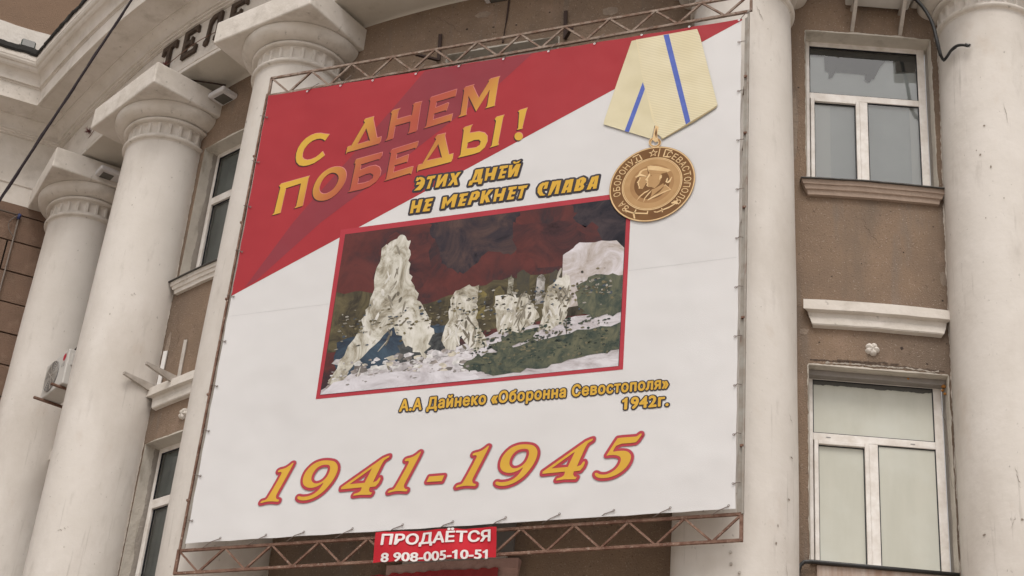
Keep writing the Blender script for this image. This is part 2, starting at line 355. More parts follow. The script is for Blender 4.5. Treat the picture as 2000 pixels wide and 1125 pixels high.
# windows -------------------------------------------------------------------------
def frame_boxes(mb, x0, x1, z0, z1, w, y0, y1):
    mb.box((x0, y0, z0), (x0+w, y1, z1)); mb.box((x1-w, y0, z0), (x1, y1, z1))
    mb.box((x0+w, y0, z0), (x1-w, y1, z0+w)); mb.box((x0+w, y0, z1-w), (x1-w, y1, z1))
def pane(name, x0, x1, z0, z1, y, m, parent):
    return mk(name, [(x0, y, z0), (x1, y, z0), (x1, y, z1), (x0, y, z1)], [(0, 1, 2, 3)], m, parent, False)
def make_window(deg, z0, z1, pane_backing, special=None, depth=.22):
    # local: x tangent, y into the wall, z up from z0
    H = z1-z0; tr = .595*H if special != 'low' else .642*H
    if special != 'low': zt0, zt1 = 1.385, 1.475
    else: zt0, zt1 = 1.545, 1.635
    if special is None: zt0, zt1 = (1.385, 1.475) if z1 > 3 else (1.545, 1.635)
    fb = MB(); y0, y1 = depth, depth+.07
    x0, x1 = -.755, .755; top = H+.01
    fb.box((x0, y0, 0), (-.705, y1, top)); fb.box((.66, y0, 0), (x1, y1, top)); fb.box((-.705, y0, top-.075), (.66, y1, top))
    fb.box((-.705, y0, 0), (.66, y1, .05)); fb.box((-.705, y0, zt0), (.66, y1, zt1)); fb.box((-.085, y0, .05), (.015, y1, zt0))
    w = fb.build('window', M_PVC, B, False); bevel(w, .006, 2)
    p = pol(RW, deg, z0+8.4); w.location = p; w.rotation_euler = (0, 0, rad(deg))
    sb = MB(); frame_boxes(sb, -.698, -.088, .055, zt0-.005, .048, y0-.022, y1-.01); s = sb.build('opening_sash', M_PVC, w, False); bevel(s, .006, 2)
    gk = MB()
    for (a, b, c, d) in ((-.705, .66, zt1, top-.075), (-.65, -.136, .103, zt0-.053), (.015, .66, .05, zt0)):
        frame_boxes(gk, a, b, c, d, .011, y0+.012, y0+.03)
        pane('pane', a+.003, b-.003, c+.003, d-.003, y0+.022, M_GLASS if special != 'low' else M_BL_WHITE, w)
    gk.build('gasket', M_GASKET, w, False)
    pane('pane_backing', -.74, .74, .0, top, y0+.075, pane_backing, w)  # added plane behind the glass; the greys stand in for reflected sky
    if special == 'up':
        mk('dark_reflection', [(x, y0+.05, z-z0) for (x, z) in [(-.703, 6.90), (-.504, 6.90), (-.5, 6.681), (-.444, 6.671), (-.458, 6.559), (-.407, 6.58), (-.368, 6.678), (-.2, 6.676), (.011, 6.674), (.004, 6.588), (.03, 6.56), (.059, 6.547), (.09, 6.60), (.12, 6.61), (.151, 6.681), (.20, 6.80), (.271, 6.899), (.398, 6.902), (.4, 6.737), (.647, 6.777), (.656, 7.02), (-.702, 7.02)]],  # dark cut-out painting the reflected building opposite into the pane
           [tuple(range(22))], M_REFL_BARE, w, False)
        pane('pale_reflection', -.65, -.44, 0.0, zt0+.02, y0+.066, M_REFL_PALE, w)  # pale strips put in as the column's reflection in the glass
        pane('pale_reflection', .55, .66, 0.0, zt0+.02, y0+.066, M_REFL_PALE, w)
    if special == 'low':      # paint stops short of the pane edge in a ragged line
        V = []; Fc = []; n = 90
        for k in range(n+1):
            x = -.70+1.36*k/n; d = .06+.022*noise.noise(Vector((x*7, 0, 3)))+.01*noise.noise(Vector((x*30, 0, 3)))
            V += [(x, y0+.018, top-.07), (x, y0+.018, top-.075-d)]
        Fc = [(2*k, 2*k+2, 2*k+3, 2*k+1) for k in range(n)]
        mk('bare_glass_edge', V, Fc, M_REFL_BARE, w, False)
        for xx in (-.56, .38): mk('drain_cap', [(xx, y0-.004, zt0+.035), (xx+.05, y0-.004, zt0+.035), (xx+.05, y0-.004, zt0+.045), (xx, y0-.004, zt0+.045)], [(0, 1, 2, 3)], M_ACG, w, False)
    # reveals of the opening, and the ragged painted rim on the render
    hw = RW*math.sin(rad(HW))
    rv = MB()
    rv.add([(-hw, -.0, 0), (-hw, depth+.1, 0), (-hw, depth+.1, H), (-hw, -.0, H)], [(0, 1, 2, 3)], 0)
    rv.add([(hw, -.0, 0), (hw, depth+.1, 0), (hw, depth+.1, H), (hw, -.0, H)], [(3, 2, 1, 0)], 0)
    rv.add([(-hw, -.0, H), (-hw, depth+.1, H), (hw, depth+.1, H), (hw, -.0, H)], [(0, 1, 2, 3)], 0)
    rv.add([(-hw, -.0, 0), (-hw, depth+.1, 0), (hw, depth+.1, 0), (hw, -.0, 0)], [(3, 2, 1, 0)], 0)
    rv.build('reveal', M_REV, w, False)
    # a smear of grey mortar beside the frame
    n = 60
    for s_ in (-1, 1):
        V = []
        for k in range(n+1):
            z = H*k/n; d = .05+.05*noise.noise(Vector((deg, s_*2, z*2.3)))+.02*noise.noise(Vector((deg, s_*2, z*14)))
            V += [(s_*(hw-.002), depth+.02, z), (s_*(hw-.002), depth-d, z)]
        mk('mortar_patch', V, [(2*k, 2*k+1, 2*k+3, 2*k+2) for k in range(n)], M_REVG, w, False)
    V = []; Fc = []
    path = [(-hw, H*k/60, -1, 0) for k in range(61)]+[(-hw+2*hw*k/60, H, 0, 1) for k in range(61)]+[(hw, H*(1-k/60), 1, 0) for k in range(61)]
    for k, (x, z, nx, nz) in enumerate(path):
        d = .010+.012*noise.noise(Vector((x*6, deg, z*6)))+.008*noise.noise(Vector((x*30, deg, z*30)))
        if nz: d += .008
        d = max(.001, d); a = math.degrees(math.atan2(x, RW))
        q = lambda X, Z: (RW+.004)*Vector((sin(X/RW), 0, 0))+Vector((0, RW-(RW+.004)*cos(X/RW), Z))
        V += [q(x-nx*.004, z-nz*.004), q(x+nx*d, z+nz*d)]
    Fc = [(2*k, 2*k+1, 2*k+3, 2*k+2) for k in range(len(path)-1)]
    mk('painted_rim', V, Fc, M_REV, w, False)
    return w
for (c, z0, z1) in WIN:
    if c > 0: make_window(c, z0, z1, M_SKY_GREY if z0 > 3 else M_BL_WHITE, 'up' if z0 > 3 else 'low')
    else: make_window(c, z0, z1, M_SKY_DULL, None)

def mould(name, deg, hw, prof, z, m, wob=.004, parent=B):
    # short moulding on the wall with mitred (tapering) ends; prof: (out, dz, endtaper)
    V = []; Fc = []; n = len(prof); K = 16
    for i in range(K+1):
        u = -1+2*i/K
        for (o_, dz, tp) in prof:
            a = deg+math.degrees((u*(hw-tp))/RW); w = wob*noise.noise(Vector((u*3, deg+dz*9, z)))
            V.append(pol(RW+o_+w, a, z+dz+w))
    for i in range(K):
        for j in range(n-1): Fc.append((i*n+j, (i+1)*n+j, (i+1)*n+j+1, i*n+j+1))
    Fc += [tuple(range(n)), tuple(K*n+j for j in range(n-1, -1, -1))]
    return mk(name, V, Fc, m, parent)
SILL = [(-.02, -.215, .08), (.05, -.215, .08), (.055, -.16, .07), (.075, -.15, .05), (.085, -.10, .03), (.10, -.095, .02), (.105, -.03, 0), (.10, -.02, 0), (-.02, -.02, 0)]
for c in (-34.8, -20.72, 21.345):
    mould('sill', c, .86, SILL, 4.81, M_TRIM if c < 0 else mat('pinkish_sill_render', (.40, .31, .25), .9, var=(.33, .25, .2), scale=4, bump=.5))
    mould('sill_flashing', c, .87, [(-.02, -.02, 0), (.135, -.035, 0), (.135, -.022, 0), (-.02, 0, 0)], 4.81, M_TIN, .003)
    LINT = [(-.02, 3.135-2.9, .03), (.09, 3.13-2.9, .02), (.115, 3.115-2.9, .0), (.12, 2.99-2.9, .0), (.11, 2.985-2.9, .02), (.055, 2.98-2.9, .06), (.05, 2.92-2.9, .07), (.06, 2.915-2.9, .075), (.065, 2.83-2.9, .10), (.055, 2.815-2.9, .11), (-.02, 2.80-2.9, .12)]
    mould('lintel_moulding', c, .85, list(reversed(LINT)), 2.9, M_TRIM, .006)
    # rosette
    mb = MB(); ctr = pol(RW, c-.3, 2.575); Mx = Matrix.Translation(ctr) @ Matrix.Rotation(rad(c), 4, 'Z')
    V = []; Fc = []; nr, na = 7, 60
    for i in range(nr+1):
        for k in range(na):
            a = 2*pi*k/na; q = i/nr; pt = abs(cos(2.5*a+.3))**.6; ro = .078*(.80+.28*pt)*(1+.05*noise.noise(Vector((cos(a)*4, sin(a)*4, c)))); r = ro*q
            hgt = (.012+.030*sin(pi*min(1, q*1.02))**.8*(.35+.65*pt)+.024*math.exp(-(q/.2)**2)+.008*noise.noise(Vector((r*60*cos(a), r*60*sin(a), c))))*(1 if q < .95 else .6)
            V.append(Mx @ Vector((r*cos(a), -max(hgt, 0)-.002 if i < nr else .003, r*sin(a))))
    for i in range(nr):
        for k in range(na): Fc.append((i*na+k, i*na+(k+1) % na, (i+1)*na+(k+1) % na, (i+1)*na+k))
    mk('rosette', V, Fc, M_TRIM, B, smooth=True)
# broken plaster line over the lower right window
for k, (a0, a1, zz, sd) in enumerate([(17.8, 21.5, 2.39, 3), (20.0, 24.8, 2.38, 8), (18.6, 24.5, 2.365, 5), (19.2, 22.4, 2.405, 6)]):
    n = 120; V = []
    for i in range(n+1):
        a = a0+(a1-a0)*i/n; e = .022*noise.noise(Vector((a*1.6, sd, 0)))+.008*noise.noise(Vector((a*9, sd, 0)))
        th = max(.0015, .008+.013*noise.noise(Vector((a*5, sd, 4)))+.005*noise.noise(Vector((a*22, sd, 4))))
        V += [pol(RW+.003+k*.001, a, zz+e-th), pol(RW+.003+k*.001, a, zz+e+th)]
    mk('plaster_crack', V, [(2*i, 2*i+2, 2*i+3, 2*i+1) for i in range(n)], mat('exposed_plaster', [(.075, .052, .04), (.10, .072, .055), (.34, .30, .255), (.085, .06, .045)][k], .95), B)
mc = mat('repair_mortar', (.30, .235, .185), .95, var=(.21, .165, .13), scale=9, bump=.6); mk_ = mat('render_crack', (.10, .072, .055), .95)
for (a0, z0, da, dz, sd) in [(17.0, 6.6, .35, -2.0, 1), (24.5, 2.3, .5, -1.6, 2), (20.3, 4.4, 1.6, -.5, 3), (-5.5, 7.95, 2.5, -.5, 4), (5.2, 7.9, -1.2, -.6, 5), (17.0, 1.9, .3, -1.5, 6), (22.9, 3.9, 1.4, .3, 7), (-23.9, 4.4, 1.2, -.9, 8), (-21.5, 2.7, .8, -.3, 9)]:
    n = 60; V = []
    for i in range(n+1):
        u = i/n; w = (.0018+.0016*noise.noise(Vector((u*8, sd, 1))))*sin(pi*min(1, u*1.05)); e = Vector((noise.noise(Vector((u*6, sd, 3)))*.35+noise.noise(Vector((u*25, sd, 3)))*.08, 0, 0)).x
        p0 = pol(RW+.003, a0+da*u+e*.6, z0+dz*u+e*.09); V += [p0+Vector((-w, 0, -w)), p0+Vector((w, 0, w))]
    mk('render_crack', V, [(2*i, 2*i+1, 2*i+3, 2*i+2) for i in range(n)], mk_, B)
for (a0, z0, w, h, sd) in [(17.05, 5.6, .04, .5, 2), (25.0, 3.6, .04, .10, 3), (-2.0, 7.75, .12, .05, 4), (17.5, 2.75, .05, .04, 5), (6.2, 7.5, .10, .07, 7), (-24.2, 3.8, .05, .2, 8)]:
    n = 36; V = [pol(RW+.0035, a0+math.degrees(w/RW)*cos(2*pi*k/n)*(1+.5*noise.noise(Vector((cos(2*pi*k/n)*2, sin(2*pi*k/n)*2, sd)))), z0+h*sin(2*pi*k/n)*(1+.4*noise.noise(Vector((cos(2*pi*k/n)*3, sin(2*pi*k/n)*3, sd+5))))) for k in range(n)]
    mk('mortar_repair', V, [tuple(range(n))], mc, B)
# strip over the lower right frame, and orange foam in the corner
q = pol(RW, 21.345, 0); RM = Matrix.Translation(q) @ Matrix.Rotation(rad(21.345), 4, 'Z')
mb = MB(); mb.box((-.78, .12, 2.255), (.78, .215, 2.315), RM); mb.build('head_strip', mat('grey_head_strip', (.30, .275, .26), .7, var=(.24, .22, .2), scale=5), B)
mb = MB()
for (x, z, s_) in [(.76, 2.24, .03), (.745, 2.19, .02), (.36, 2.30, .02), (.77, 2.15, .02)]: mb.lathe([(s_*.5, -s_*.6), (s_, 0), (s_*.6, s_*.7), (.001, s_)], 8); mb.V[-32:] = [RM @ (v+Vector((x, .13, z))) for v in mb.V[-32:]]
mb.build('expanding_foam', mat('orange_foam', (.42, .19, .05), .9, bump=.6), B, smooth=True)
# sill of the lower right window: black pipe on the apron
mb = MB(); mb.box((-.72, -.012, -.6), (.79, .02, -.075), RM); mb.build('apron', mat('stained_apron', (.47, .40, .35), .9, var=(.30, .2, .15), scale=3.5, stretch=(3, 1, .25), bump=.4), B)
mb = MB(); pts = [(-.92, -.03, -.45), (-.92, -.03, -.17), (-.90, -.03, -.10), (-.86, -.035, -.06), (-.78, -.035, -.05), (-.3, -.03, -.052), (.78, -.03, -.06)]
mb.tube([RM @ Vector(p) for p in pts], .022, 10)
t_ = thing('drain_pipe', 'black rubber pipe bent along the bottom of the whitewashed window', 'pipe', RM @ Vector((-.92, -.03, -.45)))
mb.build('hose', M_BLACK, t_, smooth=True)

# centre bay: covered window lintel under the board and dim recesses
mould('lintel_moulding', -.2, .78, [(-.02, -.42, .05), (.05, -.42, .05), (.055, -.30, .04), (.09, -.29, .02), (.095, -.20, 0), (.11, -.19, 0), (.115, -.075, 0), (-.02, -.065, 0)], 0.0, mat('haze_tinted_trim', (.44, .30, .265), .85, var=(.34, .21, .18), scale=3, bump=.4), .005)  # tint of the red haze put into the trim colour
mould('lintel_moulding', -.2, .62, [(-.02, -.064, 0), (.06, -.064, 0), (.06, -.02, 0), (-.02, -.02, 0)], 0.0, M_TRIM, .005)
mould('grey_panel', -.5, .75, [(-.02, 0.0, 0), (.035, 0.0, 0), (.035, .75, 0), (-.02, .75, 0)], 0.0, mat('grey_boarding', (.17, .16, .15), .8), .003)

V = []; n = 40
for i in range(n+1):
    a = -4.6+7.0*i/n
    for z in (-1.6, -.185+.03*noise.noise(Vector((a*2, 0, 1)))): V.append(pol(RW+.13+.015*sin(a*9), a, z))
RC = thing('red_haze_cloth', 'plain red cloth added in place of the red haze at the bottom centre edge', 'cloth', pol(RW+.1, -.5, -1.6))  # added sheet standing in for a soft red haze
mk('cloth', V, [(2*i, 2*i+2, 2*i+3, 2*i+1) for i in range(n)], mat('red_haze_fabric', (.30, .045, .045), .8, var=(.33, .03, .035), scale=2), RC, smooth=True)
# small holes and pits in the render and the columns
mb = MB()
def wall_dot(mb, a, z, s, rr=RW):
    c = pol(rr+.002, a, z); t = Vector((cos(rad(a)), sin(rad(a)), 0)); n = 7
    mb.add([c+t*s*cos(2*pi*k/n)*(.7+.6*random.random())+Vector((0, 0, 1))*s*sin(2*pi*k/n)*(.7+.6*random.random()) for k in range(n)], [tuple(range(n))])
for px in [(-3.0, 7.55, .018), (-1.2, 7.50, .016), (.3, 7.47, .014), (-3.9, 7.3, .012), (2.4, 7.6, .016), (22.6, 2.62, .022), (23.9, 2.45, .012), (18.3, 2.62, .01), (22.9, 3.9, .01), (19.0, 3.5, .009), (20.6, 3.7, .008), (24.6, 4.3, .009), (17.3, 6.2, .013), (17.2, 5.3, .010), (24.9, 3.3, .012)]: wall_dot(mb, *px)
for k in range(46): wall_dot(mb, random.choice([random.uniform(16.6, 26), random.uniform(-12, 11)]), random.choice([random.uniform(2.4, 4.4), random.uniform(7.2, 8.0), random.uniform(-1, 0)]), random.uniform(.003, .007))
mb.build('render_pits', mat('pit_dark', (.05, .035, .028), .95), B)['kind'] = 'stuff'
def on_col(i, phi, z, out=.003):
    a = rad(CANG[i-1]); c = pol(R, CANG[i-1], z); r = shaft_r(z)+out; ang = a+rad(phi)
    return Vector((c.x+r*sin(ang), c.y-r*cos(ang), z)), Vector((cos(ang), sin(ang), 0))
mb = MB()
def chip(i, phi, z, s, sy=1):
    c, t = on_col(i, phi, z, .0065); n = 8
    mb.add([c+t*s*cos(2*pi*k/n)*(.5+random.random()*.8)+Vector((0, 0, 1))*s*sy*sin(2*pi*k/n)*(.5+random.random()*.8) for k in range(n)], [tuple(range(n))])
for (i, phi, z, s, sy) in [(4, -22, 5.15, .012, 1), (4, 38, -.15, .014, 1), (4, 40, .05, .010, 2), (4, 55, 0.4, .022, .5), (4, 60, .9, .03, .4), (2, 118, 6.85, .014, 1.4), (5, -60, .2, .022, .6), (5, -40, 4.9, .014, 1), (5, -34, 5.3, .012, 1), (5, -30, 4.7, .01, 2), (5, -25, .3, .014, 1.2), (5, -20, -.1, .012, 1), (4, 30, 6.5, .007, 1), (4, 24, 6.9, .006, 1), (4, -5, 6.0, .006, 1), (3, -30, 6.35, .016, 2.2), (3, -31, 6.2, .008, 2), (3, -24, 5.85, .009, 1), (3, -24, 3.9, .009, 1)]: chip(i, phi, z, s, sy)
for k in range(70):
    i = random.choice([1, 2, 2, 4, 4, 5, 5, 3]); chip(i, random.uniform(-80, 100), random.uniform(-.5, 6.8), random.uniform(.003, .009), random.uniform(.4, 2))
mb.build('paint_chips', mat('chip_dark', (.24, .20, .165), .95), B)['kind'] = 'stuff'
# hairline cracks in the columns
mb = MB()
for (i, phi, z, dphi, dz) in [(5, -28, .9, 4, -.25), (5, -35, .2, 5, .15), (4, 56, 1.4, 6, -.12), (4, 24, 6.6, -8, .22), (2, 30, .9, 14, .06), (2, 55, 4.4, 8, .03), (5, -12, 5.6, 3, -.3), (4, 50, -.3, 3, -.3), (1, -10, 5.2, 6, .05), (5, -8, 1.3, 4, -.1)]:
    prev = None; V = []
    for k in range(15):
        u = k/14; p_, t = on_col(i, phi+dphi*u+1.2*noise.noise(Vector((u*6, i, z))), z+dz*u+.03*noise.noise(Vector((u*7, z, i))), .007)
        w = .0035*sin(pi*u)+.0006; V += [p_+Vector((0, 0, w))+t*w*.5, p_-Vector((0, 0, w))-t*w*.5]
    mb.add(V, [(2*k, 2*k+1, 2*k+3, 2*k+2) for k in range(14)])
mb.build('hairline_cracks', mat('crack_grey', (.26, .22, .19), .95), B)['kind'] = 'stuff'
# two bolt heads under the right end of the frame
for (px, py) in [(1427, 1080), (1428, 1103), (1444, 1120)]:
    d = ray(px, py); a = pol(R, CANG[3]); 
    o2 = Vector((CP.x-a.x, CP.y-a.y)); dd = Vector((d.x, d.y)); r_ = .655
    A_, B_, C_ = dd.dot(dd), 2*o2.dot(dd), o2.dot(o2)-r_*r_; tt = (-B_-math.sqrt(B_*B_-4*A_*C_))/(2*A_)
    h = CP+d*tt; n_ = Vector((h.x-a.x, h.y-a.y, 0)).normalized()
    mb = MB(); mb.tube([h-n_*.02, h+n_*.035], .016, 6); mb.build('bolt', M_ALUM, B)

# ------------------------------------------------------------------ frieze lettering
SG = thing('frieze_sign', 'dark weathered metal letters on the cream frieze above the capitals', 'sign', pol(13.04, -24, 8.37))
def fr(u, v, o_, t0): return pol(13.045+o_, t0+math.degrees(u/13.04), 8.375+v)
def letter(polys, t0, zo=0):
    mb = MB()
    for pl in polys:
        n = len(pl); V = [fr(u, v+zo, .0, t0) for u, v in pl]+[fr(u, v+zo, .045, t0) for u, v in pl]
        tri = tessellate_polygon([[Vector((u, v, 0)) for u, v in pl]])
        Fc = [tuple(i+n for i in f) for f in tri]+[(i, (i+1) % n, (i+1) % n+n, i+n) for i in range(n)]
        mb.add(V, Fc, 0)
        # pale inset face inside the raised edge
    return mb.build('letter', [M_LETT, M_LETTIN], SG)
T_ = [[(-.045, 0), (.045, 0), (.04, .41), (.135, .41), (.155, .36), (.195, .36), (.19, .50), (-.19, .50), (-.195, .36), (-.155, .36), (-.135, .41), (-.04, .41)]]
E_ = [[(-.17, 0), (.18, 0), (.195, .14), (.155, .14), (.135, .075), (-.085, .075), (-.085, .22), (.03, .22), (.035, .18), (.07, .18), (.07, .33), (.035, .33), (.03, .29), (-.085, .29), (-.085, .43), (.125, .43), (.14, .38), (.18, .38), (.17, .505), (-.17, .505)]]
L_ = [[(-.19, .0), (-.12, .0), (-.10, .05), (-.085, .35), (-.03, .43), (.07, .43), (.07, .08), (.04, .06), (.04, 0), (.19, 0), (.19, .06), (.15, .08), (.15, .505), (-.05, .505), (-.13, .44), (-.15, .1), (-.19, .07)]]
letter(T_, -26.75); letter(E_, -24.25); letter(L_, -21.75); letter(E_, -19.45)
mb = MB()
for k in range(1):
    pts = [pol(13.12+.01*sin(t), t, 8.47-.045*sin((t+41)/19*pi*2)**2) for t in [-41+.5*i for i in range(42)]]
    mb.tube(pts, .006, 5)
t_ = thing('frieze_wire', 'thin rusty wire strung along the frieze under the letters', 'wire', pol(13.12, -31, 8.45)); mb.build('strand', M_RUST2, t_)
def tuft(name, label, p, n, L):
    t_ = thing(name, label, 'tinsel', p, group=None); mb = MB()
    for k in range(n):
        d = Vector((random.uniform(-1, 1), random.uniform(-1, .1), random.uniform(-1, 1))).normalized()*L*random.uniform(.4, 1); s_ = Vector((random.uniform(-.01, .01),)*3)
        mb.tube([p, p+d*.5+s_*2, p+d], [.004, .003, .001], 4)
    mb.build('strands', M_TINSEL, t_)
tuft('tinsel_tuft', 'dark red tinsel tuft on the wire left of the second capital', pol(13.13, -38.0, 8.55), 60, .11)
tuft('tinsel_tuft', 'dark red tinsel tuft at the foot of the first frieze letter', pol(13.16, -26.2, 8.38), 30, .09)

# ------------------------------------------------------------------ side wing on the left
WO = Vector((-9.314, 3.057, 0)); WD = Vector((-.723, -.691, 0)).normalized(); WN = Vector((.691, -.723, 0)).normalized()
WG = thing('side_wing', 'brown block-faced side wing meeting the columned front at the left edge', 'building', WO+Vector((0, 0, -8.4)))
def wp(s, o_, z): return WO+WD*s+WN*o_+Vector((0, 0, z))
def wsweep(name, prof, m, s0, s1, n=2, wob=0):
    V = []; k = len(prof)
    for i in range(n+1):
        s = s0+(s1-s0)*i/n
        for (o_, z) in prof: V.append(wp(s, o_, z+(wob*noise.noise(Vector((s*4, o_*9, z)))+wob*.6*noise.noise(Vector((s*21, o_*9, z))))))
    return mk(name, V, [(i*k+j, (i+1)*k+j, (i+1)*k+j+1, i*k+j+1) for i in range(n) for j in range(k-1)], m, WG)
wsweep('cornice', [(r-13.04, z-.003) for r, z in CORN], M_TRIM, -1.2, 7)
wsweep('frieze', [(-.05, 7.68), (0.0, 7.68), (0.0, 8.03), (.02, 8.04), (.02, 8.085), (.0, 8.095), (0, 8.93)], M_TRIM, -.95, 7, 8, .01)
wsweep('roof_edge', [(.97, 9.93), (.985, 9.97), (.95, 10.09), (-.1, 10.12)], M_ROOFF, -1.2, 7, 120, .03)
wsweep('backing', [(-.07, -8.4), (-.07, 7.7)], M_JOINT, -.95, 7)
wsweep('plinth_band', [(.03, 10.0), (.03, 11.08), (0.0, 11.1)], M_TRIM, -4, 7, 60, .02)
wsweep('upper_wall', [(0, 11.0), (0, 15)], M_WINGUP, -6, 7)
zj = [7.50, 7.01, 6.465, 5.92, 5.392, 4.855]
while zj[-1] > -8: zj.append(zj[-1]-.537)
zj[-1] = -8.4
J = .013
bmesh_cache = {}
def stone(s0, s1, z0, z1):
    key = (round(s1-s0, 3), round(z1-z0, 3))
    if key not in bmesh_cache:
        w, h = key; V = [(0, 0, 0), (w, 0, 0), (w, .06, 0), (0, .06, 0), (0, 0, h), (w, 0, h), (w, .06, h), (0, .06, h)]
        me = bpy.data.meshes.new('stone_block'); me.from_pydata(V, [], [(0, 3, 2, 1), (4, 5, 6, 7), (0, 1, 5, 4), (1, 2, 6, 5), (2, 3, 7, 6), (3, 0, 4, 7)]); me.materials.append(M_STONE); bmesh_cache[key] = me
    o = bpy.data.objects.new('stone_block', bmesh_cache[key]); link(o, WG)
    o.location = wp(s1, random.uniform(-.003, .003), z0)-WG.location; o.rotation_euler = (0, 0, math.atan2(-WD.y, -WD.x))
    return o
mb = MB()
stone(-.95, 5.9, 7.50+J, 7.68)
for i in range(len(zj)-1):
    off = .36 if i == 1 else (.98 if i % 2 == 0 else .39)
    edges = [-.95, off]+[off+1.25*k for k in range(1, 6)]
    for a_, b_ in zip(edges, edges[1:]): stone(a_+J, b_-J, zj[i+1]+J, zj[i]-J)
# ragged mortar where column one meets the wing
V = []; n = 300
c1 = pol(R, CANG[0])
for k in range(n+1):
    z = -2+9.2*k/n; r_ = shaft_r(z); hd = abs((Vector((c1.x, c1.y, 0))-Vector((WO.x, WO.y, 0))).dot(WN)); sc = (Vector((c1.x, c1.y, 0))-Vector((WO.x, WO.y, 0))).dot(WD)
    half = math.sqrt(max(r_*r_-hd*hd, .0001)); w = max(.004, .03+.03*noise.noise(Vector((1, 2, z*2)))+.018*noise.noise(Vector((1, 2, z*13))))
    V += [wp(sc+half-.12, .008, z), wp(sc+half+w, .008, z)]
mk('mortar_edge', V, [(2*k, 2*k+1, 2*k+3, 2*k+2) for k in range(n)], M_PAINTEDGE, WG)

# conduit on the wing
t_ = thing('wall_conduit', 'thin grey conduit running down the brown blocks at the left edge', 'pipe', wp(.28, .05, 7.47))
mb = MB(); mb.tube([wp(2.5, .045, 7.50), wp(.28, .045, 7.475)], .016, 8); mb.tube([wp(.28, .05, 7.47), wp(.285, .05, 4.0)], .014, 8); mb.build('tube', M_PIPE, t_, smooth=True)
mb = MB(); pts = [wp(.28+.13*sin(a)**2, .05+.02*sin(a), 7.47-.42*(1-cos(a))/2) for a in [pi*k/16 for k in range(17)]]; mb.tube(pts, .009, 6); mb.build('loop', M_PIPE, t_, smooth=True)
mb = MB(); mb.tube([wp(.275, .055, 7.49), wp(.285, .055, 7.40)], .028, 8); mb.build('tape_wrap', M_BLUE, t_, smooth=True)
# floodlight on the wing cornice
fp = Vector((-9.45, 1.95, 10.18)); FL = thing('floodlight', 'dark green floodlight standing on the left cornice edge', 'floodlight', fp)
Mf = Matrix.Translation(fp) @ Matrix.Rotation(math.atan2(WN.y, WN.x)+pi/2, 4, 'Z') @ Matrix.Rotation(rad(-20), 4, 'X')
mb = MB(); mb.box((-.12, -.06, 0), (.12, .07, .22), Mf); bevel(mb.build('body', M_GREEN, FL), .03, 3)
mb = MB(); mb.box((-.10, -.068, .02), (.10, -.058, .20), Mf); mb.build('glass', M_LENS, FL)
mb = MB(); mb.box((-.14, -.01, -.12), (-.125, .02, .10), Mf); mb.box((.125, -.01, -.12), (.14, .02, .10), Mf); mb.box((-.14, -.02, -.14), (.14, .03, -.12), Mf); mb.build('bracket', M_ROD, FL)

# ------------------------------------------------------------------ board frame
FRM = thing('billboard_frame', 'rusty steel lattice frame carrying the big poster between two columns', 'frame', (0, YB, 0))
def b3(px, py, y=YB): X, Z = bd(px, py, y); return Vector((X, y, Z))
YF = YB+.045
mb = MB(); mb.bar((-2.985, YF, 6.262), (3.40, YF, 6.37), .032, .032); mb.build('top_chord', M_RUST, FRM)
mb = MB(); mb.bar((-3.0, YF, 6.548), (3.44, YF, 6.625), .03, .03); mb.build('top_chord', M_RUST, FRM)
mb = MB(); mb.bar((-3.075, YF, -.055), (3.38, YF, -.045), .03, .03); mb.build('bottom_chord', M_RUST2, FRM)
mb = MB(); mb.bar((-3.075, YF, -.325), (3.38, YF, -.325), .03, .03); mb.build('bottom_chord', M_RUST2, FRM)
zt_lo = lambda x: 6.262+(x+2.985)*.108/6.385
zt_hi = lambda x: 6.548+(x+3.0)*.077/6.44
nodes = [-3.0]; top = True
tx = [-2.985+.29*k for k in range(23)]
for k in range(22):
    a, b_ = tx[k], tx[k+1]
    za = zt_hi(a) if k % 2 == 0 else zt_lo(a); zb = zt_lo(b_) if k % 2 == 0 else zt_hi(b_)
    mb = MB(); mb.bar((a, YF, za), (b_, YF, zb), .024, .024); mb.build('diagonal', M_RUST, FRM)
for x, lo, hi in ((-2.99, 6.262, 6.548), (3.42, 6.37, 6.625)):
    mb = MB(); mb.bar((x, YF, lo), (x, YF, hi), .03, .03); mb.build('upright', M_RUST, FRM)
tx = [-3.07+.293*k for k in range(23)]
for k in range(22):
    a, b_ = tx[k], tx[k+1]
    za, zb = (-.055, -.325) if k % 2 == 0 else (-.325, -.055)
    mb = MB(); mb.bar((a, YF, za), (b_, YF, zb), .022, .022); mb.build('diagonal', M_RUST2, FRM)
for x in (-3.072, 3.38):
    mb = MB(); mb.bar((x, YF, -.34), (x, YF, -.04), .034, .034); mb.build('upright', M_RUST2, FRM)
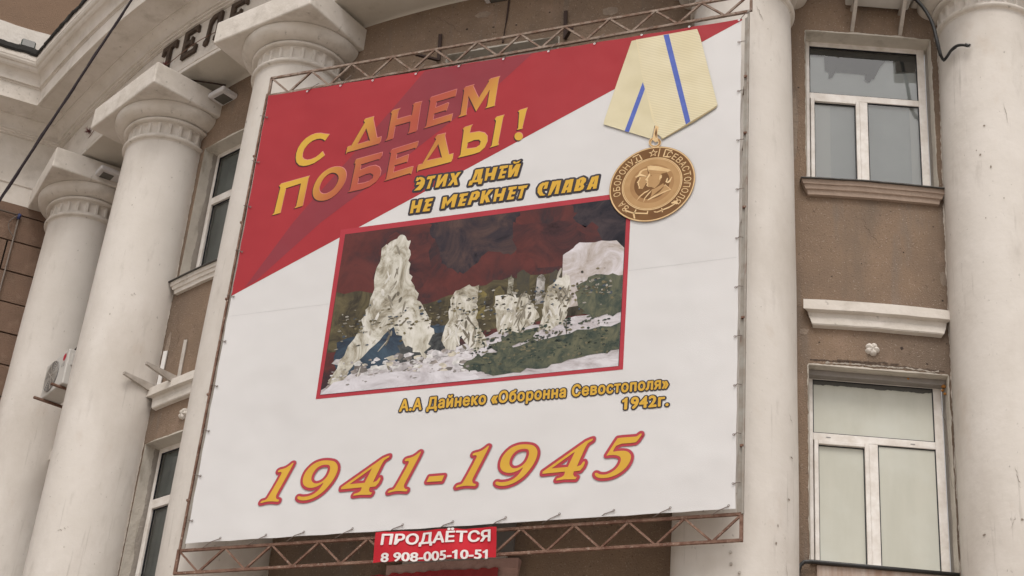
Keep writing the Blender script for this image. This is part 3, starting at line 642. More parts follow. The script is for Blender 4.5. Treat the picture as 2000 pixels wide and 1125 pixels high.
# side rails: a flat grey strip with a rusty tube beside it
for (xa, xb, s_) in ((-3.055, -3.0, 1), (3.395, 3.395, -1)):
    mb = MB(); mb.bar((xa+.0*s_, YB+.03, -.05), (xb, YB+.03, 6.28 if s_ > 0 else 6.37), .022, .03); mb.build('side_tube', M_RUST2 if s_ > 0 else M_RAIL, FRM)
    V0 = [(xa+s_*.014, YB+.035, -.05), (xa+s_*.062, YB+.035, -.05), (xb+s_*.045, YB+.035, 6.27), (xb+s_*.014, YB+.035, 6.27)]
    V1 = [(x, y+.004, z) for x, y, z in V0]
    mk('side_strip', V0+V1, [(0, 1, 2, 3), (7, 6, 5, 4), (0, 4, 5, 1), (1, 5, 6, 2), (2, 6, 7, 3), (3, 7, 4, 0)], M_RAIL, FRM)
    mb = MB(); mb.bar((xa-min(s_, 0)*-.02-max(s_, 0)*.03, YB+.07, -.05), (xb-min(s_, 0)*-.02-max(s_, 0)*.03, YB+.07, 6.3), .02, .03); mb.build('side_tube', M_RAIL, FRM)
# holes and clamps on the rails, struts to the columns
for (x, z) in [(-3.06, .55), (-3.05, 1.9), (-3.04, 3.2), (-3.03, 4.3), (-3.02, 5.3), (3.38, .7), (3.375, 2.2), (3.375, 3.6), (3.375, 4.6), (3.37, 5.4)]:
    mb = MB(); mb.box((x-.02, YB+.010, z-.012), (x+.02, YB+.075, z+.012)); mb.build('clamp', M_RUST2, FRM)
    sx = -3.31+.2 if x < 0 else 3.15
    mb = MB(); mb.bar((x, YB+.07, z+.05), (sx, .1 if x < 0 else .1, z+.05), .03, .03); mb.build('standoff', M_RUST, FRM)
# iron supports on the wall behind the top of the frame
for (a, z0, z1, dx) in [(-4.75, 7.54, 7.10, -.22), (3.45, 7.56, 7.10, .18)]:
    t_ = FRM; mb = MB(); p0, p1 = pol(RW+.03, a, z0), pol(RW+.03, a+.1, z1)
    mb.bar(p0, p1, .045, .02); mb.bar(p1, p1+Vector((dx, -.25, -.05)), .04, .03); mb.build('wall_support', M_ROD, t_)

# ------------------------------------------------------------------ the poster
BN = thing('victory_poster', 'large white and red printed poster with painting, medal and yellow dates', 'poster', (0, YB, 0))
LAY = .0006
def flat(polys_px, layer, name, m, parent, holes=None, world=False, board=False):
    """print area(s) traced on the poster plane; each entry is a loop, or [loop, hole, ...]"""
    V = []; Fc = []; y = YB-.004-layer*LAY
    for e in polys_px:
        loops = e if isinstance(e[0][0], (tuple, list)) else [e]
        L3 = [[Vector(((q if board else bd(*q))[0], (q if board else bd(*q))[1], 0)) for q in lp] for lp in loops]
        tri = tessellate_polygon(L3); base = len(V); flatp = [p for lp in L3 for p in lp]
        V += [(p.x, y, p.y) for p in flatp]
        for t in tri:
            a, b_, c = (flatp[i] for i in t)
            ar = (b_.x-a.x)*(c.y-a.y)-(c.x-a.x)*(b_.y-a.y)
            Fc.append(tuple(i+base for i in (t if ar > 0 else t[::-1])))
    return mk(name, V, Fc, m, parent)
TL, TR, BR, BL = (524, 187), (1449, 36.5), (1437, 994), (362, 1062)
# the sheet itself, slightly scalloped between the eyelets
def sheet():
    c = [Vector(bd(*q)) for q in (BL, BR, TR, TL)]; out = []
    n = 44
    for (a, b_, amp) in ((c[0], c[1], .006), (c[1], c[2], .006), (c[2], c[3], .008), (c[3], c[0], .007)):
        nv = Vector((-(b_-a).y, (b_-a).x)).normalized()
        for k in range(n): u = k/n; out.append(tuple(a+(b_-a)*u+nv*amp*abs(sin(u*pi*11))))
    return out
sh = sheet(); n_ = len(sh)
V = [(x, YB-.003, z) for x, z in sh]+[(x, YB, z) for x, z in sh]
tri = tessellate_polygon([[Vector((x, z, 0)) for x, z in sh]])
mk('sheet', V, [tuple(t) for t in tri]+[(i, i+n_, (i+1) % n_+n_, (i+1) % n_) for i in range(n_)], P['white'], BN)
# upper red field; its upper and left edges follow the sheet
n = 44
top_edge = sh[2*n:3*n+1]            # TR -> TL
left_edge = sh[3*n:]                # TL -> BL
zcut = bd(450.5, 580)[1]
lf = [p_ for p_ in left_edge if p_[1] > zcut]
red = top_edge+lf+[bd(450.8, 579), bd(1449.5, 40)]
red = [(x+.001, z-.001) if i < len(top_edge) else (x+.002, z) for i, (x, z) in enumerate(red)]
flat([red], 0, 'red_field', P['red'], BN, board=True)
flat([[(830, 139), (795, 180), (687, 305), (600, 403), (571, 437), (478, 562), (500, 549), (627, 435), (692, 386), (863, 252), (978, 162), (1040, 105)]], 1, 'dark_band', P['band'], BN)
def Z(o, s, L): return [(o[0]+x/s, o[1]+y/s) for x, y in L]
z1, z2, z3 = ((520, 240), 5.625), ((660, 180), 5.625), ((820, 130), 4.6875)
def sm(L, n=2):      # Chaikin smoothing for the round strokes
    for _ in range(n):
        q = []
        for i in range(len(L)):
            a, b_ = L[i], L[(i+1) % len(L)]
            q += [(a[0]*.75+b_[0]*.25, a[1]*.75+b_[1]*.25), (a[0]*.25+b_[0]*.75, a[1]*.25+b_[1]*.75)]
        L = q
    return L
HEAD = [
 [Z(*z1, [(698, 130), (648, 200), (632, 185), (600, 176), (560, 180), (510, 200), (460, 240), (420, 290), (402, 340), (400, 380), (415, 402), (450, 412), (490, 405), (540, 385), (580, 355), (610, 325), (622, 318), (645, 362), (590, 405), (530, 445), (470, 468), (410, 478), (365, 468), (335, 435), (327, 390), (332, 340), (352, 280), (387, 225), (435, 175), (490, 140), (545, 120), (600, 116), (650, 125)])],
 [Z(*z2, [(288, 320), (300, 298), (398, 270), (392, 305), (432, 508), (478, 492), (470, 548), (455, 568), (105, 665), (90, 685), (97, 640), (107, 605), (150, 590), (300, 335)]), Z(*z2, [(315, 400), (355, 535), (215, 578)])],
 [Z(*z2, [(585, 228), (603, 205), (690, 180), (665, 215), (650, 300), (815, 255), (835, 150), (828, 140), (845, 125), (925, 105), (912, 145), (870, 420), (860, 435), (768, 462), (785, 430), (800, 325), (632, 372), (610, 500), (605, 515), (522, 542), (545, 505), (595, 240)])],
 [Z(*z3, [(90, 305), (102, 285), (340, 210), (328, 275), (310, 278), (155, 325), (145, 380), (255, 335), (267, 340), (245, 410), (235, 402), (132, 435), (122, 490), (285, 440), (302, 435), (287, 505), (275, 498), (40, 570), (60, 545), (98, 320)])],
 [Z(*z3, [(402, 210), (417, 192), (500, 168), (490, 185), (540, 292), (635, 140), (632, 128), (650, 115), (735, 92), (722, 125), (685, 355), (690, 362), (602, 386), (618, 365), (642, 215), (517, 413), (448, 270), (425, 435), (430, 445), (354, 468), (375, 440), (408, 225)])],
 [Z(*z1, [(145, 695), (165, 672), (480, 585), (464, 620), (405, 905), (402, 915), (312, 942), (332, 918), (385, 668), (220, 720), (162, 975), (160, 992), (68, 1018), (90, 993), (158, 712)])],
 [sm(Z(*z1, [(800, 483), (855, 500), (882, 545), (882, 610), (852, 690), (792, 770), (720, 830), (640, 860), (570, 858), (527, 830), (510, 775), (520, 710), (555, 630), (610, 560), (680, 510), (740, 488)])), sm(Z(*z1, [(740, 548), (780, 560), (802, 600), (790, 650), (755, 715), (700, 765), (645, 787), (600, 777), (581, 735), (592, 690), (620, 630), (665, 580), (705, 555)]))],
 [Z(*z1, [(970, 450), (988, 405), (1280, 325), (1272, 370), (1247, 405), (1230, 402), (1045, 460), (1033, 522), (1130, 482), (1200, 470), (1245, 490), (1262, 530), (1250, 590), (1210, 650), (1140, 700), (1060, 730), (902, 766), (925, 735), (985, 450)]), Z(*z1, [(1020, 600), (1100, 565), (1150, 555), (1180, 575), (1170, 610), (1130, 645), (1070, 665), (1005, 675)])],
 [Z(*z2, [(573, 665), (592, 635), (885, 543), (877, 590), (857, 625), (845, 615), (652, 675), (640, 740), (760, 695), (780, 690), (762, 775), (750, 770), (625, 808), (610, 885), (800, 825), (830, 820), (807, 908), (795, 893), (512, 980), (532, 958), (587, 672)])],
 [Z(*z3, [(142, 655), (158, 632), (238, 612), (230, 640), (268, 810), (308, 798), (300, 850), (288, 875), (-10, 953), (-23, 968), (-22, 935), (-15, 905), (25, 893), (152, 670)]), Z(*z3, [(172, 712), (205, 835), (65, 865)])],
 [Z(*z3, [(398, 572), (412, 558), (485, 535), (470, 560), (458, 612), (540, 598), (595, 610), (620, 640), (620, 690), (595, 745), (550, 785), (490, 805), (352, 838), (374, 810), (404, 590)]), Z(*z3, [(440, 700), (500, 675), (545, 672), (560, 690), (550, 720), (515, 745), (470, 752), (430, 755)])],
 [Z(*z3, [(688, 485), (702, 465), (775, 445), (762, 475), (718, 705), (725, 720), (642, 746), (660, 725), (700, 500)])],
 [Z(*z3, [(902, 412), (916, 402), (988, 380), (975, 415), (940, 560), (942, 572), (890, 583), (902, 565), (912, 425)])],
 [Z(*z3, [(906+38*cos(a), 643-37*sin(a)) for a in [2*pi*k/20 for k in range(20)]])],
]
# headline ink: gold fading to red along the slanting band
def head_mat():
    m, r, tc = print_mat('print_headline', (.76, .47, .075), None, 3)
    t = m.node_tree; N = t.nodes; L = t.links; b = N['Principled BSDF']
    a0, a1 = Vector(bd(700, 372)), Vector(bd(835, 215)); d = (a1-a0).normalized(); nv = Vector((-d.y, d.x))
    sp = N.new('ShaderNodeSeparateXYZ'); L.new(tc.outputs['Object'], sp.inputs[0])
    m1 = N.new('ShaderNodeMath'); m1.operation = 'MULTIPLY'; m1.inputs[1].default_value = nv.x; L.new(sp.outputs[0], m1.inputs[0])
    m2 = N.new('ShaderNodeMath'); m2.operation = 'MULTIPLY_ADD'; m2.inputs[1].default_value = nv.y; L.new(sp.outputs[2], m2.inputs[0]); L.new(m1.outputs[0], m2.inputs[2])
    m3 = N.new('ShaderNodeMath'); m3.operation = 'SUBTRACT'; L.new(m2.outputs[0], m3.inputs[0]); m3.inputs[1].default_value = a0.dot(nv)
    m4 = N.new('ShaderNodeMath'); m4.operation = 'ABSOLUTE'; L.new(m3.outputs[0], m4.inputs[0])
    mr = N.new('ShaderNodeMapRange'); mr.interpolation_type = 'SMOOTHSTEP'; mr.inputs[1].default_value = 0.0; mr.inputs[2].default_value = .95; L.new(m4.outputs[0], mr.inputs[0])
    rp = N.new('ShaderNodeValToRGB'); e = rp.color_ramp.elements; e[0].color = (.40, .085, .055, 1); e[1].color = (.60, .365, .058, 1); q = e.new(.45); q.color = (.48, .19, .055, 1)
    L.new(mr.outputs[0], rp.inputs[0]); L.new(rp.outputs[0], b.inputs['Base Color'])
    return m
HM = head_mat()
def shift(loops, dx, dy): return [[(x+dx, y+dy) for x, y in lp] for lp in loops]
PK = pm('edge_pink', (.64, .22, .22))
for lt in HEAD:
    L_o = flat([shift(lt, 0, 0)], 6, 'headline_letter', HM, BN)
    flat([shift(lt, -1.9, 2.0)], 4, 'letter_shadow', P['shade'], L_o)
    flat([shift(lt, .9, -1.2)], 3, 'letter_glow', PK, L_o)

def outline(loops_b, w, layer, name, m, parent):
    """rounded band of half width w round each loop, laid as small lozenges a hair apart in depth"""
    V = []; Fc = []; cnt = 0
    for lp in loops_b:
        for i in range(len(lp)):
            a = Vector(lp[i]); b_ = Vector(lp[(i+1) % len(lp)]); d = b_-a
            if d.length < 1e-5: continue
            d.normalize(); th = math.atan2(d.y, d.x); base = len(V); y = YB-.004-layer*LAY-(cnt % 97)*.00005; cnt += 1
            ring = [(b_.x+w*cos(th+pi*(k/6-.5)), b_.y+w*sin(th+pi*(k/6-.5))) for k in range(7)]+[(a.x+w*cos(th+pi*(k/6+.5)), a.y+w*sin(th+pi*(k/6+.5))) for k in range(7)]
            V += [(x, y, z) for x, z in ring]; Fc.append(tuple(range(base, base+14)))
    return mk(name, V, Fc, m, parent)
toB = lambda L: [bd(*q) for q in L]

# dates 1941-1945
z4, z5, z6 = ((490, 860), 7.143), ((740, 840), 7.143), ((1000, 830), 7.143)
ONE = [toB(sm(Z(*z4, [(607, 325), (600, 320), (590, 322), (540, 365), (480, 400), (400, 418), (382, 445), (388, 454), (440, 447), (430, 490), (250, 800), (215, 840), (160, 850), (138, 880), (142, 885), (220, 864), (290, 857), (380, 864), (392, 862), (404, 840), (400, 835), (365, 828), (355, 790), (372, 750), (540, 450)]), 1))]
NINE = [toB(sm(Z(*z4, [(1100, 288), (1170, 298), (1212, 340), (1224, 400), (1200, 480), (1150, 570), (1080, 660), (1000, 740), (900, 805), (800, 842), (720, 848), (665, 832), (652, 805), (675, 783), (720, 797), (800, 790), (880, 760), (950, 705), (1000, 640), (1030, 588), (960, 640), (880, 668), (820, 672), (760, 650), (730, 600), (735, 530), (770, 450), (830, 380), (900, 325), (980, 295), (1040, 287)]), 1)), toB(sm(Z(*z4, [(1050, 345), (1100, 350), (1118, 390), (1100, 460), (1060, 530), (1000, 585), (930, 612), (880, 605), (850, 565), (855, 510), (885, 445), (930, 390), (990, 355)]), 1))]
FOUR = [toB(Z(*z4, [(1942, 220), (1935, 243), (1870, 285), (1840, 330), (1710, 594), (1760, 577), (1797, 530), (1812, 524), (1817, 545), (1790, 602), (1747, 650), (1667, 660), (1655, 700), (1667, 730), (1702, 735), (1680, 767), (1540, 767), (1430, 782), (1448, 755), (1508, 735), (1540, 710), (1555, 663), (1262, 692), (1270, 663), (1850, 255), (1918, 226)])), toB(Z(*z4, [(1700, 395), (1595, 600), (1385, 620)]))]
FIVE = [toB(sm(Z(*z6, [(1815, 128), (1812, 150), (1790, 180), (1755, 232), (1720, 257), (1475, 272), (1405, 385), (1460, 375), (1540, 366), (1610, 373), (1657, 410), (1670, 460), (1642, 540), (1582, 620), (1480, 697), (1370, 740), (1270, 752), (1195, 742), (1158, 705), (1165, 678), (1190, 674), (1230, 700), (1310, 702), (1390, 670), (1460, 620), (1510, 550), (1528, 490), (1515, 452), (1470, 430), (1400, 425), (1322, 437), (1325, 430), (1470, 205), (1485, 188), (1740, 170), (1755, 163), (1800, 126)]), 1))]
DASH = [toB(Z(*z5, [(710, 655), (920, 638), (885, 720), (670, 732)]))]
def moved(loops, frm, to):
    a, b_ = Vector(bd(*frm)), Vector(bd(*to)); d = b_-a; return [[(x+d.x, y+d.y) for x, y in lp] for lp in loops]
b1 = (490+140/7.143, 860+880/7.143); b9 = (490+655/7.143, 860+805/7.143); b4 = (490+1262/7.143, 860+690/7.143)
DATE = [ONE, NINE, FOUR, moved(ONE, b1, (758.2, 963.2)), DASH, moved(ONE, b1, (890.9, 952.9)), moved(NINE, b9, (968.3, 944.3)), moved(FOUR, b4, (1059.9, 926.3)), FIVE]
for gph in DATE:
    o = flat([gph], 18, 'date_digit', P['gold'], BN, board=True)
    outline(gph, .031, 9.2, 'digit_outline', P['ring_red'], o)
    outline(gph, .037, 1, 'digit_halo', P['halo'], o)

# slogan, two lines
z7, z8 = ((790, 300), 8.655), ((980, 300), 8.655)
SLO = [(z7, [(195, 470), (215, 412), (235, 405), (240, 418), (265, 402), (300, 405), (340, 425), (355, 460), (345, 520), (310, 585), (270, 625), (165, 635), (230, 575), (268, 528), (200, 540), (218, 492), (272, 488), (285, 460), (265, 440), (225, 475)]),
 (z7, [(388, 418), (405, 393), (540, 376), (518, 425), (480, 430), (430, 600), (378, 607), (440, 438), (385, 448)]),
 (z7, [(580, 368), (637, 360), (600, 470), (690, 355), (747, 348), (695, 560), (640, 570), (665, 460), (578, 578), (525, 585)]),
 (z7, [(785, 345), (845, 335), (860, 385), (900, 330), (965, 315), (885, 425), (907, 535), (850, 542), (838, 480), (790, 548), (733, 555), (812, 440)]),
 (z7, [[(1200, 290), (1215, 280), (1342, 260), (1300, 435), (1332, 430), (1305, 522), (1250, 527), (1250, 488), (1160, 498), (1145, 540), (1083, 550), (1108, 470), (1145, 462), (1192, 335)], [(1250, 335), (1228, 450), (1190, 455)]]),
 (z7, [(1390, 258), (1447, 250), (1425, 340), (1480, 330), (1510, 242), (1582, 230), (1520, 450), (1460, 457), (1475, 385), (1415, 395), (1395, 462), (1358, 468)]),
 (z7, [(1618, 225), (1630, 218), (1762, 203), (1750, 245), (1682, 262), (1672, 305), (1732, 298), (1720, 340), (1660, 350), (1650, 385), (1707, 378), (1695, 422), (1583, 437), (1640, 270), (1655, 262), (1610, 270)]),
 (z8, [(130, 205), (190, 200), (175, 290), (250, 188), (330, 176), (265, 390), (205, 397), (232, 300), (160, 407), (108, 413)]),
 (z8, [(193, 145), (232, 140), (243, 156), (327, 122), (290, 168), (210, 182)]),
 (z7, [(140, 805), (192, 798), (180, 885), (230, 877), (252, 788), (317, 778), (260, 1000), (195, 1007), (217, 930), (160, 940), (150, 1012), (96, 1022)]),
 (z7, [(368, 778), (495, 760), (480, 805), (422, 820), (410, 860), (464, 850), (450, 897), (397, 905), (387, 940), (442, 935), (427, 978), (308, 990), (372, 825), (345, 830)]),
 (z7, [(662, 745), (722, 737), (727, 820), (840, 697), (907, 693), (850, 912), (790, 920), (810, 802), (722, 895), (707, 832), (678, 935), (623, 943)]),
 (z7, [(945, 692), (1087, 670), (1070, 715), (1012, 730), (1000, 775), (1057, 765), (1040, 812), (987, 818), (977, 852), (1037, 842), (1020, 890), (903, 902), (958, 742), (930, 745)]),
 (z7, [[(1150, 660), (1180, 655), (1240, 636), (1282, 665), (1272, 730), (1222, 790), (1147, 797), (1125, 872), (1068, 880), (1128, 700)], [(1212, 688), (1197, 740), (1163, 752), (1183, 692)]]),
 (z7, [(1320, 640), (1382, 630), (1360, 720), (1430, 620), (1512, 610), (1412, 722), (1452, 825), (1385, 834), (1362, 770), (1335, 847), (1278, 852)]),
 (z7, [(1545, 610), (1602, 600), (1582, 690), (1640, 680), (1667, 595), (1727, 586), (1665, 800), (1600, 810), (1622, 735), (1565, 745), (1550, 815), (1503, 822)]),
 (z8, [(122, 577), (267, 558), (250, 605), (195, 615), (187, 655), (242, 648), (228, 692), (170, 700), (162, 740), (217, 732), (205, 777), (88, 792), (142, 625), (118, 628)]),
 (z8, [(285, 562), (447, 538), (425, 587), (385, 594), (340, 762), (283, 770), (335, 610), (285, 610)]),
 (z8, [(698, 500), (735, 498), (740, 488), (802, 483), (770, 600), (708, 607), (735, 545), (715, 548), (690, 590), (685, 650), (710, 690), (745, 707), (718, 717), (650, 722), (610, 665), (613, 590), (650, 530)]),
 (z8, [(862, 477), (925, 472), (935, 465), (1012, 460), (960, 687), (895, 694), (940, 520), (830, 707), (783, 722)]),
 (z8, [[(1088, 457), (1150, 450), (1160, 440), (1222, 436), (1175, 660), (1103, 667), (1115, 625), (1090, 630), (1070, 672), (1008, 680)], [(1147, 500), (1122, 577), (1093, 582)]]),
 (z8, [[(1263, 452), (1320, 435), (1310, 428), (1382, 403), (1432, 430), (1427, 480), (1385, 525), (1402, 560), (1380, 607), (1330, 637), (1223, 647), (1270, 465)], [(1355, 455), (1335, 505), (1325, 510), (1340, 450)], [(1320, 545), (1345, 560), (1300, 600)]]),
 (z8, [[(1528, 402), (1580, 396), (1590, 385), (1647, 378), (1605, 597), (1543, 604), (1552, 565), (1525, 570), (1505, 612), (1437, 622)], [(1582, 440), (1557, 520), (1533, 525)]])]
for (zz, L) in SLO:
    loops = L if isinstance(L[0][0], tuple) else [L]
    Bl = [toB(Z(*zz, lp)) for lp in loops]
    o = flat([Bl], 12, 'slogan_letter', P['gold'], BN, board=True)
    outline(Bl[:1], .028, 2, 'letter_outline', P['dark'], o)
    # one dark backing under the whole glyph
    flat([Bl[0]], 10.5, 'letter_backing', P['dark'], o, board=True)

# text set in Blender's own font, as loose glyph meshes ------------------------------
def glyphs(body, off=0, shear=0, spacing=1.0):
    c = bpy.data.curves.new('tmp', 'FONT'); c.body = body; c.space_character = spacing
    o = bpy.data.objects.new('tmp', c); COL.objects.link(o)
    dg = bpy.context.evaluated_depsgraph_get(); cu = o.evaluated_get(dg).to_curve(dg)
    loops = []
    for sp in cu.splines:
        L = []; bp = sp.bezier_points; n = len(bp)
        for k in range(n):
            a, b_ = bp[k], bp[(k+1) % n]
            straight = (a.handle_right-a.co).length < 1e-5 and (b_.handle_left-b_.co).length < 1e-5
            crs = abs((a.handle_right-a.co).cross(b_.co-a.co).z)+abs((b_.handle_left-b_.co).cross(b_.co-a.co).z)
            if straight or crs < 1e-6: L.append((a.co.x, a.co.y))
            else: L += [(p.x, p.y) for p in interpolate_bezier(a.co, a.handle_right, b_.handle_left, b_.co, 6)[:-1]]
        if len(L) > 2: loops.append(L)
    o.evaluated_get(dg).to_curve_clear(); bpy.data.objects.remove(o); bpy.data.curves.remove(c)
    if any(ch.isdigit() for ch in body):       # give the plain bar of the built-in numeral one its flag
        for k, L in enumerate(loops):
            xs = [p[0] for p in L]; ys = [p[1] for p in L]
            if len(L) == 4 and max(ys)-min(ys) > .5:
                a, b_, h = min(xs), max(xs), max(ys); loops[k] = [(a, 0), (b_, 0), (b_, h), (b_-.07, h), (a-.05, h*.86), (a-.15, h*.80), (a-.15, h*.67), (a, h*.73)]
    def area(L): return sum(L[i][0]*L[(i+1) % len(L)][1]-L[(i+1) % len(L)][0]*L[i][1] for i in range(len(L)))/2
    def inside(p, L):
        r = False
        for i in range(len(L)):
            (x0, y0), (x1, y1) = L[i-1], L[i]
            if (y0 > p[1]) != (y1 > p[1]) and p[0] < (x1-x0)*(p[1]-y0)/(y1-y0)+x0: r = not r
        return r
    fixed = []
    for L in loops:        # the bar of the small e runs through its own outline: split it into outline and eye
        n = len(L); hit = None
        if body.strip() and n > 30 and abs(L[0][1]) < .002 and abs(L[1][1]) < .002 and L[1][0] < L[0][0]:     # the leg of the Ya glyph
            q = [k for k in range(3, n-3) if abs(L[k][1]-L[k+1][1]) < .002 and abs(L[k+1][0]-L[k+2][0]) < .002 and abs(L[k+2][1]-L[k+3][1]) < .002 and L[1][0] < L[k+1][0] < L[0][0]]
            if q:
                k = q[0]; xs = L[1][0]
                fixed.append([L[0], L[1], (xs, L[k+2][1])]+L[k+3:]); fixed.append(L[2:k+1]+[(xs, L[k][1])]); continue
        for k in range(n-6) if n > 70 else []:
            a, b_, c, d, e = L[k:k+5]
            if abs(a[1]-b_[1]) < .002 and abs(c[1]-d[1]) < .002 and abs(b_[0]-c[0]) < .002 and a[0]-b_[0] > .3 and d[0] < a[0] and .05 < c[1]-b_[1] < .1: hit = k; break
        if hit is None: fixed.append(L); continue
        a, b_, c, d, e = L[hit:hit+5]; m = hit+5
        while not (L[m][1] < a[1]+.02 and L[m][0] < (a[0]+b_[0])/2): m += 1
        fixed.append(L[:hit+1]+[(L[m][0], a[1])]+L[m+1:])
        fixed.append([(e[0], d[1])]+[p for p in L[hit+5:m] if p[1] > d[1]+.002]+[(L[m][0], d[1])])
    loops = fixed
    sg = [area(L) for L in loops]; big = max(range(len(loops)), key=lambda k: abs(sg[k])); S = sg[big] > 0
    outer = [k for k in range(len(loops)) if not any(inside(loops[k][0], loops[m]) and abs(sg[m]) > abs(sg[k])*1.15 and (sg[m] > 0) != (sg[k] > 0) for m in range(len(loops)) if m != k)
             and not any(abs(sg[m]) > abs(sg[k])*1.15 and all(inside(q, loops[m]) for q in loops[k]) and len(loops[k]) > 12 for m in range(len(loops)) if m != k)]
    V = []; Fc = []
    for lv, k in enumerate(outer):
        L = loops[k]
        grp = [L]+[loops[m] for m in range(len(loops)) if m not in outer and all(inside(q, L) for q in loops[m])]
        tri = tessellate_polygon([[Vector((x, y, 0)) for x, y in q] for q in grp]); b0 = len(V); P_ = [p for q in grp for p in q]
        V += [Vector((x, y, (lv % 4)*.00003)) for x, y in P_]
        for t in tri:
            a, b_, e = (P_[i] for i in t); ar = (b_[0]-a[0])*(e[1]-a[1])-(e[0]-a[0])*(b_[1]-a[1])
            if abs(ar) > 1e-9: Fc.append(tuple(i+b0 for i in (t if ar > 0 else t[::-1])))
    return V, Fc
CAPH = max(v.y for v in glyphs('Н', 0)[0])
def fix(V, Fc):
    out = []
    for f in Fc:
        a, b_, c = V[f[0]], V[f[1]], V[f[2]]
        ar = (b_[0]-a[0])*(c[1]-a[1])-(c[0]-a[0])*(b_[1]-a[1]); out.append(f)
    return out
def setline(body, p0, p1, up0, up1, name, m, parent, layer, off=.02, shear=0, y=None, spacing=1.0, width=None, bend=None, base=None):
    """p0,p1: print co-ords of baseline ends; up: print vectors of the cap height"""
    V0, F0 = glyphs(body, 0.0, shear, spacing); Vr = V0; V = []; Fc = []; dep = []
    steps = 10 if off < .05 else 16
    for q in range(-1, steps):
        dx, dy_ = (0, 0) if q < 0 else (off*cos(2*pi*q/steps), off*sin(2*pi*q/steps)*.8)
        b0 = len(V); V += [v+Vector((dx, dy_, 0)) for v in V0]; dep += [.00013*(q+1)+v.z for v in V0]; Fc += [tuple(i+b0 for i in f) for f in F0]
    x0 = min(v.x for v in Vr); x1 = max(v.x for v in Vr); out = []
    yy = (YB-.004-layer*LAY) if y is None else y
    for v, dq in zip(V, dep):
        u = (v.x-x0)/(x1-x0); h = v.y/CAPH
        px = p0[0]+(p1[0]-p0[0])*u+(up0[0]*(1-u)+up1[0]*u)*h; py = p0[1]+(p1[1]-p0[1])*u+(up0[1]*(1-u)+up1[1]*u)*h
        X, Z_ = bd(px, py, yy if y is not None else YB); dy = bend(X, Z_) if bend else 0
        out.append((X, yy+dy-dq, Z_))
    return mk(name, out, Fc, m, parent)
cap = setline('А.А Дайнеко «Оборонна Севостополя»', (781, 804), (1305, 758.5), (2.5, -22), (1, -21.5), 'caption', P['gold'], BN, 9, .045, spacing=1.12)
setline('А.А Дайнеко «Оборонна Севостополя»', (781, 804), (1305, 758.5), (2.5, -22), (1, -21.5), 'caption_outline', P['dark'], cap, 3, .14, spacing=1.12)
cap = setline('1942г.', (1216, 800), (1305, 792.5), (1.5, -22.5), (1, -22), 'caption', P['gold'], BN, 9, .045, spacing=1.12)
setline('1942г.', (1216, 800), (1305, 792.5), (1.5, -22.5), (1, -22), 'caption_outline', P['dark'], cap, 3, .14, spacing=1.12)

# picture: a plain stand-in scene of smoke, ruins, pale rubble and dark mounds --------
PF = flat([[(666, 449), (1234, 375), (1217, 722), (617, 780)]], 2, 'picture_border', P['frame_red'], BN)
pic = (674.5, 458), (1225.5, 385.5), (1209, 715.5), (625, 772)
def pl(name, pts, c, var, sc, layer): return flat([pts], layer, name, print_mat('paint_'+name, c, var, sc, .5)[0], PF)
def painterly(name, stops, sc, dist=1.6, stretch=(1, 1, 1)):
    m, r, tc = print_mat('paint_'+name, stops[0], None, sc, .5); t = m.node_tree; N = t.nodes; L = t.links
    n = r.inputs[0].links[0].from_node; n.inputs['Distortion'].default_value = dist; n.inputs['Detail'].default_value = 9; n.inputs['Roughness'].default_value = .68
    mp = N.new('ShaderNodeMapping'); mp.inputs['Scale'].default_value = stretch; L.new(tc.outputs['Object'], mp.inputs[0]); L.new(mp.outputs[0], n.inputs['Vector'])
    e = r.color_ramp.elements; k = len(stops); e[0].position = .30; e[0].color = (*stops[0], 1); e[1].position = .72; e[1].color = (*stops[-1], 1)
    for i in range(1, k-1): q = e.new(.30+.42*i/(k-1)); q.color = (*stops[i], 1)
    return m
def uv(u, v):     # inside the picture, u to the right, v down, 0..1
    a = (pic[0][0]*(1-u)+pic[1][0]*u, pic[0][1]*(1-u)+pic[1][1]*u); b_ = (pic[3][0]*(1-u)+pic[2][0]*u, pic[3][1]*(1-u)+pic[2][1]*u)
    return (a[0]*(1-v)+b_[0]*v, a[1]*(1-v)+b_[1]*v)
flat([list(pic)], 3, 'picture_sky', painterly('smoke', [(.022, .018, .024), (.045, .028, .032), (.09, .031, .03), (.12, .036, .033), (.06, .029, .03)], 1.1, 1.2), PF)
def pg(name, L, c, var, sc, layer):
    hi, lo = (c, var) if sum(c) > sum(var) else (var, c)
    return flat([[uv(*q) for q in L]], layer, name, painterly(name, [tuple(v*.45 for v in lo), lo, tuple((a+b_)/2 for a, b_ in zip(lo, hi)), hi, tuple(min(1, v*1.12) for v in hi)], sc*.7, 1.5), PF)
def rough(L, amp=.01, seed=0, n=5):
    out = []
    for i in range(len(L)):
        a, b_ = L[i], L[(i+1) % len(L)]
        for k in range(n):
            u = k/n; x, y = a[0]+(b_[0]-a[0])*u, a[1]+(b_[1]-a[1])*u
            if k and 0.003 < x < .997 and .003 < y < .997: x += amp*noise.noise(Vector((x*40, y*40, seed))); y += amp*1.6*noise.noise(Vector((x*40, y*40, seed+9)))
            out.append((min(max(x, .0), 1), min(max(y, 0), 1)))
    return out
pg('smoke_plume', rough([(.30, 0.002), (.62, 0.002), (.60, .10), (.66, .16), (.60, .26), (.52, .22), (.44, .34), (.36, .26), (.33, .12)], .02, 1, 6), (.035, .028, .036), (.09, .055, .05), 3, 3.6)
pg('smoke_plume', rough([(.80, .002), (.998, .002), (.998, .30), (.93, .26), (.88, .12), (.82, .10)], .03, 2), (.022, .02, .028), (.06, .045, .05), 3, 3.6)
